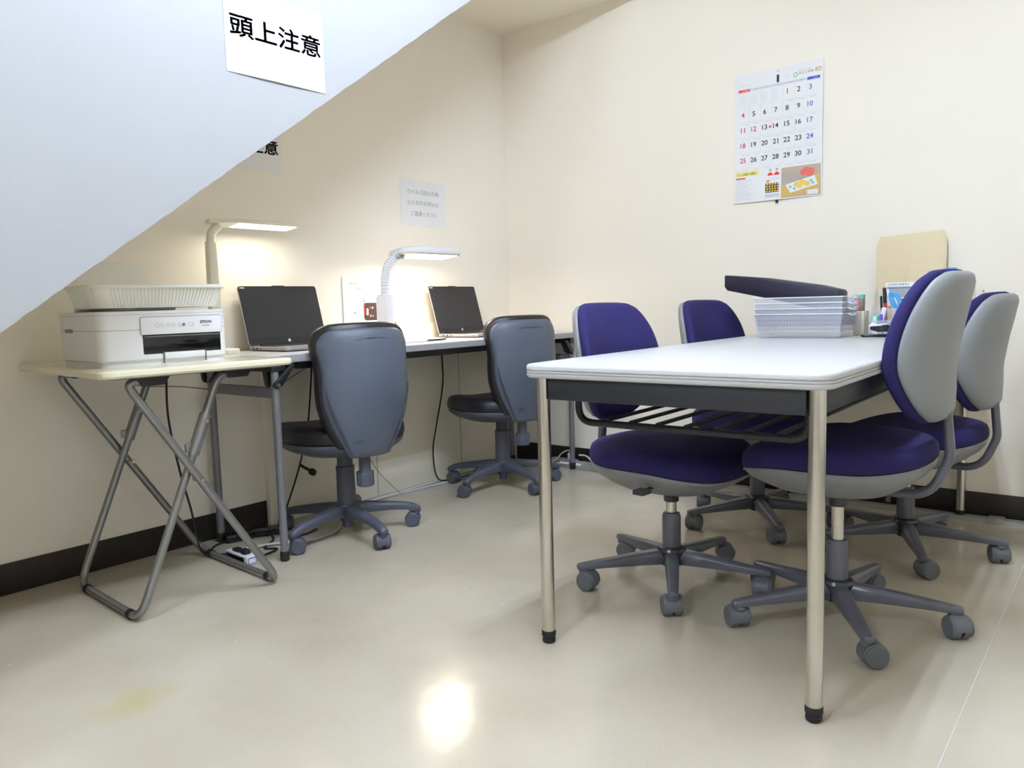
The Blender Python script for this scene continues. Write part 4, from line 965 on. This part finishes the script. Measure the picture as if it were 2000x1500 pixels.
# ================================================================ CABLES AND SOCKETS
def cable(nm, label, pts, r, m_, n=5, cat='cable', closed=False):
    b = B(); b.tube([Vector(p) for p in spline(pts, n, False)], r, 8); return tag(ob(nm, b, m_), label, cat)
b = B(); b.tube([(.062, -1.454, .226), (.075, -1.44, .212), (.085, -1.425, .200)], .006, 8); b.lathe((.085, -1.425, .200), [(.010, 0), (.014, .006), (.014, .020), (.009, .028)], axis=(.02, .012, -.014), n=14)
tag(ob('cable_plug', b, 'cblack'), 'black plug dangling from the black cable behind the left office chair', 'plug')
t = thing('power_strip', 'white power strip with a black face on the floor under the printer table', 'power strip', (.335, -1.905, 0), math.radians(-3))
b = B(); b.box(-.070, .070, -.020, .020, .001, .034); ob('casing', b, 'white', t, bevel=.003)
b = B(); b.box(-.063, .052, -.0212, -.018, .006, .028); ob('black_face', b, 'pblack', t, bevel=.001)
b = B(); put_frame(b, lambda u, v, l: (.0706+l, u, v), rrect(.032, .024, .005, 3, 0, .018), .003); ob('blue_outline', b, 'blue', t, flatshade=True)
b = B(); b.box(-.04, .0, -.012, .012, .034, .044); b.box(.012, .045, -.012, .012, .034, .05); ob('inserted_plugs', b, 'cblack', t, bevel=.003)
b = B(); b.tube([(.03, .03, .02), (.034, .035, .045), (.045, .036, .062)], .002, 6); ob('earth_wire', b, 'yel', t)
cable('white_cable', 'white cable looping from the power strip round the desk leg', [(.262, -1.905, .02), (.24, -1.86, .012), (.27, -1.74, .008), (.34, -1.64, .006), (.33, -1.50, .006), (.20, -1.36, .006), (.10, -1.25, .006), (.075, -.95, .006), (.07, -.60, .008)], .0045, 'cwhite')
cable('white_cable', 'white cable running on the floor along the panel to the corner', [(.09, -1.30, .005), (.085, -1.05, .005), (.10, -.85, .005), (.12, -.62, .005), (.16, -.40, .006), (.22, -.16, .008), (.36, -.07, .02)], .004, 'cwhite')
cable('grey_cable', 'thin grey cable hanging from the desk to the floor cables', [(.05, -1.10, .665), (.045, -1.12, .45), (.05, -1.10, .25), (.06, -1.04, .12), (.10, -.95, .01)], .002, 'cgrey')
cable('grey_cable', 'thin grey cable sagging along the left wall below the desk', [(.02, -2.05, .60), (.03, -1.90, .585), (.035, -1.70, .545), (.04, -1.55, .545), (.05, -1.42, .60), (.06, -1.30, .66)], .0022, 'cgrey')
cable('black_cable', 'black cable hanging behind the printer table to the power strip', [(.06, -1.975, .69), (.06, -1.985, .5), (.065, -1.96, .3), (.09, -1.94, .15), (.17, -1.955, .02), (.255, -1.918, .014)], .004, 'cblack')
cable('black_cable', 'black cable hanging under the left laptop behind the chair', [(.055, -1.36, .665), (.06, -1.40, .40), (.062, -1.454, .226), (.085, -1.54, .08), (.13, -1.62, .008), (.20, -1.64, .005), (.26, -1.60, .005), (.24, -1.52, .005)], .0035, 'cblack')
cable('black_cable', 'black cable hanging under the right laptop to the floor', [(.05, -.60, .665), (.055, -.60, .48), (.06, -.66, .28), (.06, -.69, .16), (.08, -.69, .03), (.10, -.62, .006), (.09, -.45, .005), (.07, -.38, .03)], .0035, 'cblack')
cable('black_cable', 'tangled black cables on the floor by the rear desk leg', [(.262, -1.90, .012), (.18, -1.92, .006), (.10, -1.86, .005), (.09, -1.74, .006), (.15, -1.68, .01), (.22, -1.70, .006), (.28, -1.78, .005), (.33, -1.76, .006), (.36, -1.84, .008), (.38, -1.875, .015)], .0036, 'cblack')
b = B(); mt = Matrix.Translation((.13, -1.665, .018)) @ Matrix.Rotation(math.radians(60), 4, 'Z'); b.box(-.06, .06, -.026, .026, -.017, .014, mt)
tag(ob('power_adapter', b, 'pblack', bevel=.006), 'black laptop power adapter on the floor by the rear desk leg', 'adapter')
b = B(); mt = Matrix.Translation((.10, -1.765, .016)) @ Matrix.Rotation(math.radians(75), 4, 'Z'); b.box(-.055, .05, -.024, .024, -.015, .012, mt)
tag(ob('power_adapter', b, 'pblack', bevel=.006), 'second black power adapter between the desk leg and the baseboard', 'adapter')
t = thing('power_tap', 'long grey power strip with white stickers beside the far desk leg', 'power strip', (.44, -.047, 0), math.radians(0))
b = B(); b.prism([(-.026, .001), (.024, .001), (.020, .042), (-.012, .042)], lambda u, v, l: (l, u, v), -.14, .16); ob('casing', b, 'duct', t, bevel=.002)
b = B(); 
for x0 in (-.075, .0): b.prism([(-.0245, .018), (-.0185, .028), (-.0192, .029), (-.0253, .019)], lambda u, v, l: (l, u-.001, v), x0, x0+.055)
ob('sticker', b, 'white', t)
b = B(); b.box(-.035, -.015, -.012, .012, .042, .075); ob('white_plug', b, 'white', t, bevel=.003)
b = B(); b.box(.03, .11, -.012, .012, .042, .062); ob('black_plugs', b, 'pblack', t, bevel=.003)
cable('white_cable', 'white lead looping into the plug of the long grey power strip', [(.415, -.047, .075), (.405, -.05, .088), (.37, -.06, .07), (.33, -.07, .03), (.24, -.09, .008), (.14, -.16, .006)], .0032, 'cwhite')
cable('white_cable', 'thick white lead lying over the right end of the long grey power strip', [(.475, -.055, .070), (.52, -.062, .072), (.57, -.085, .055), (.62, -.10, .02), (.70, -.085, .008), (.80, -.06, .018)], .0045, 'cwhite')
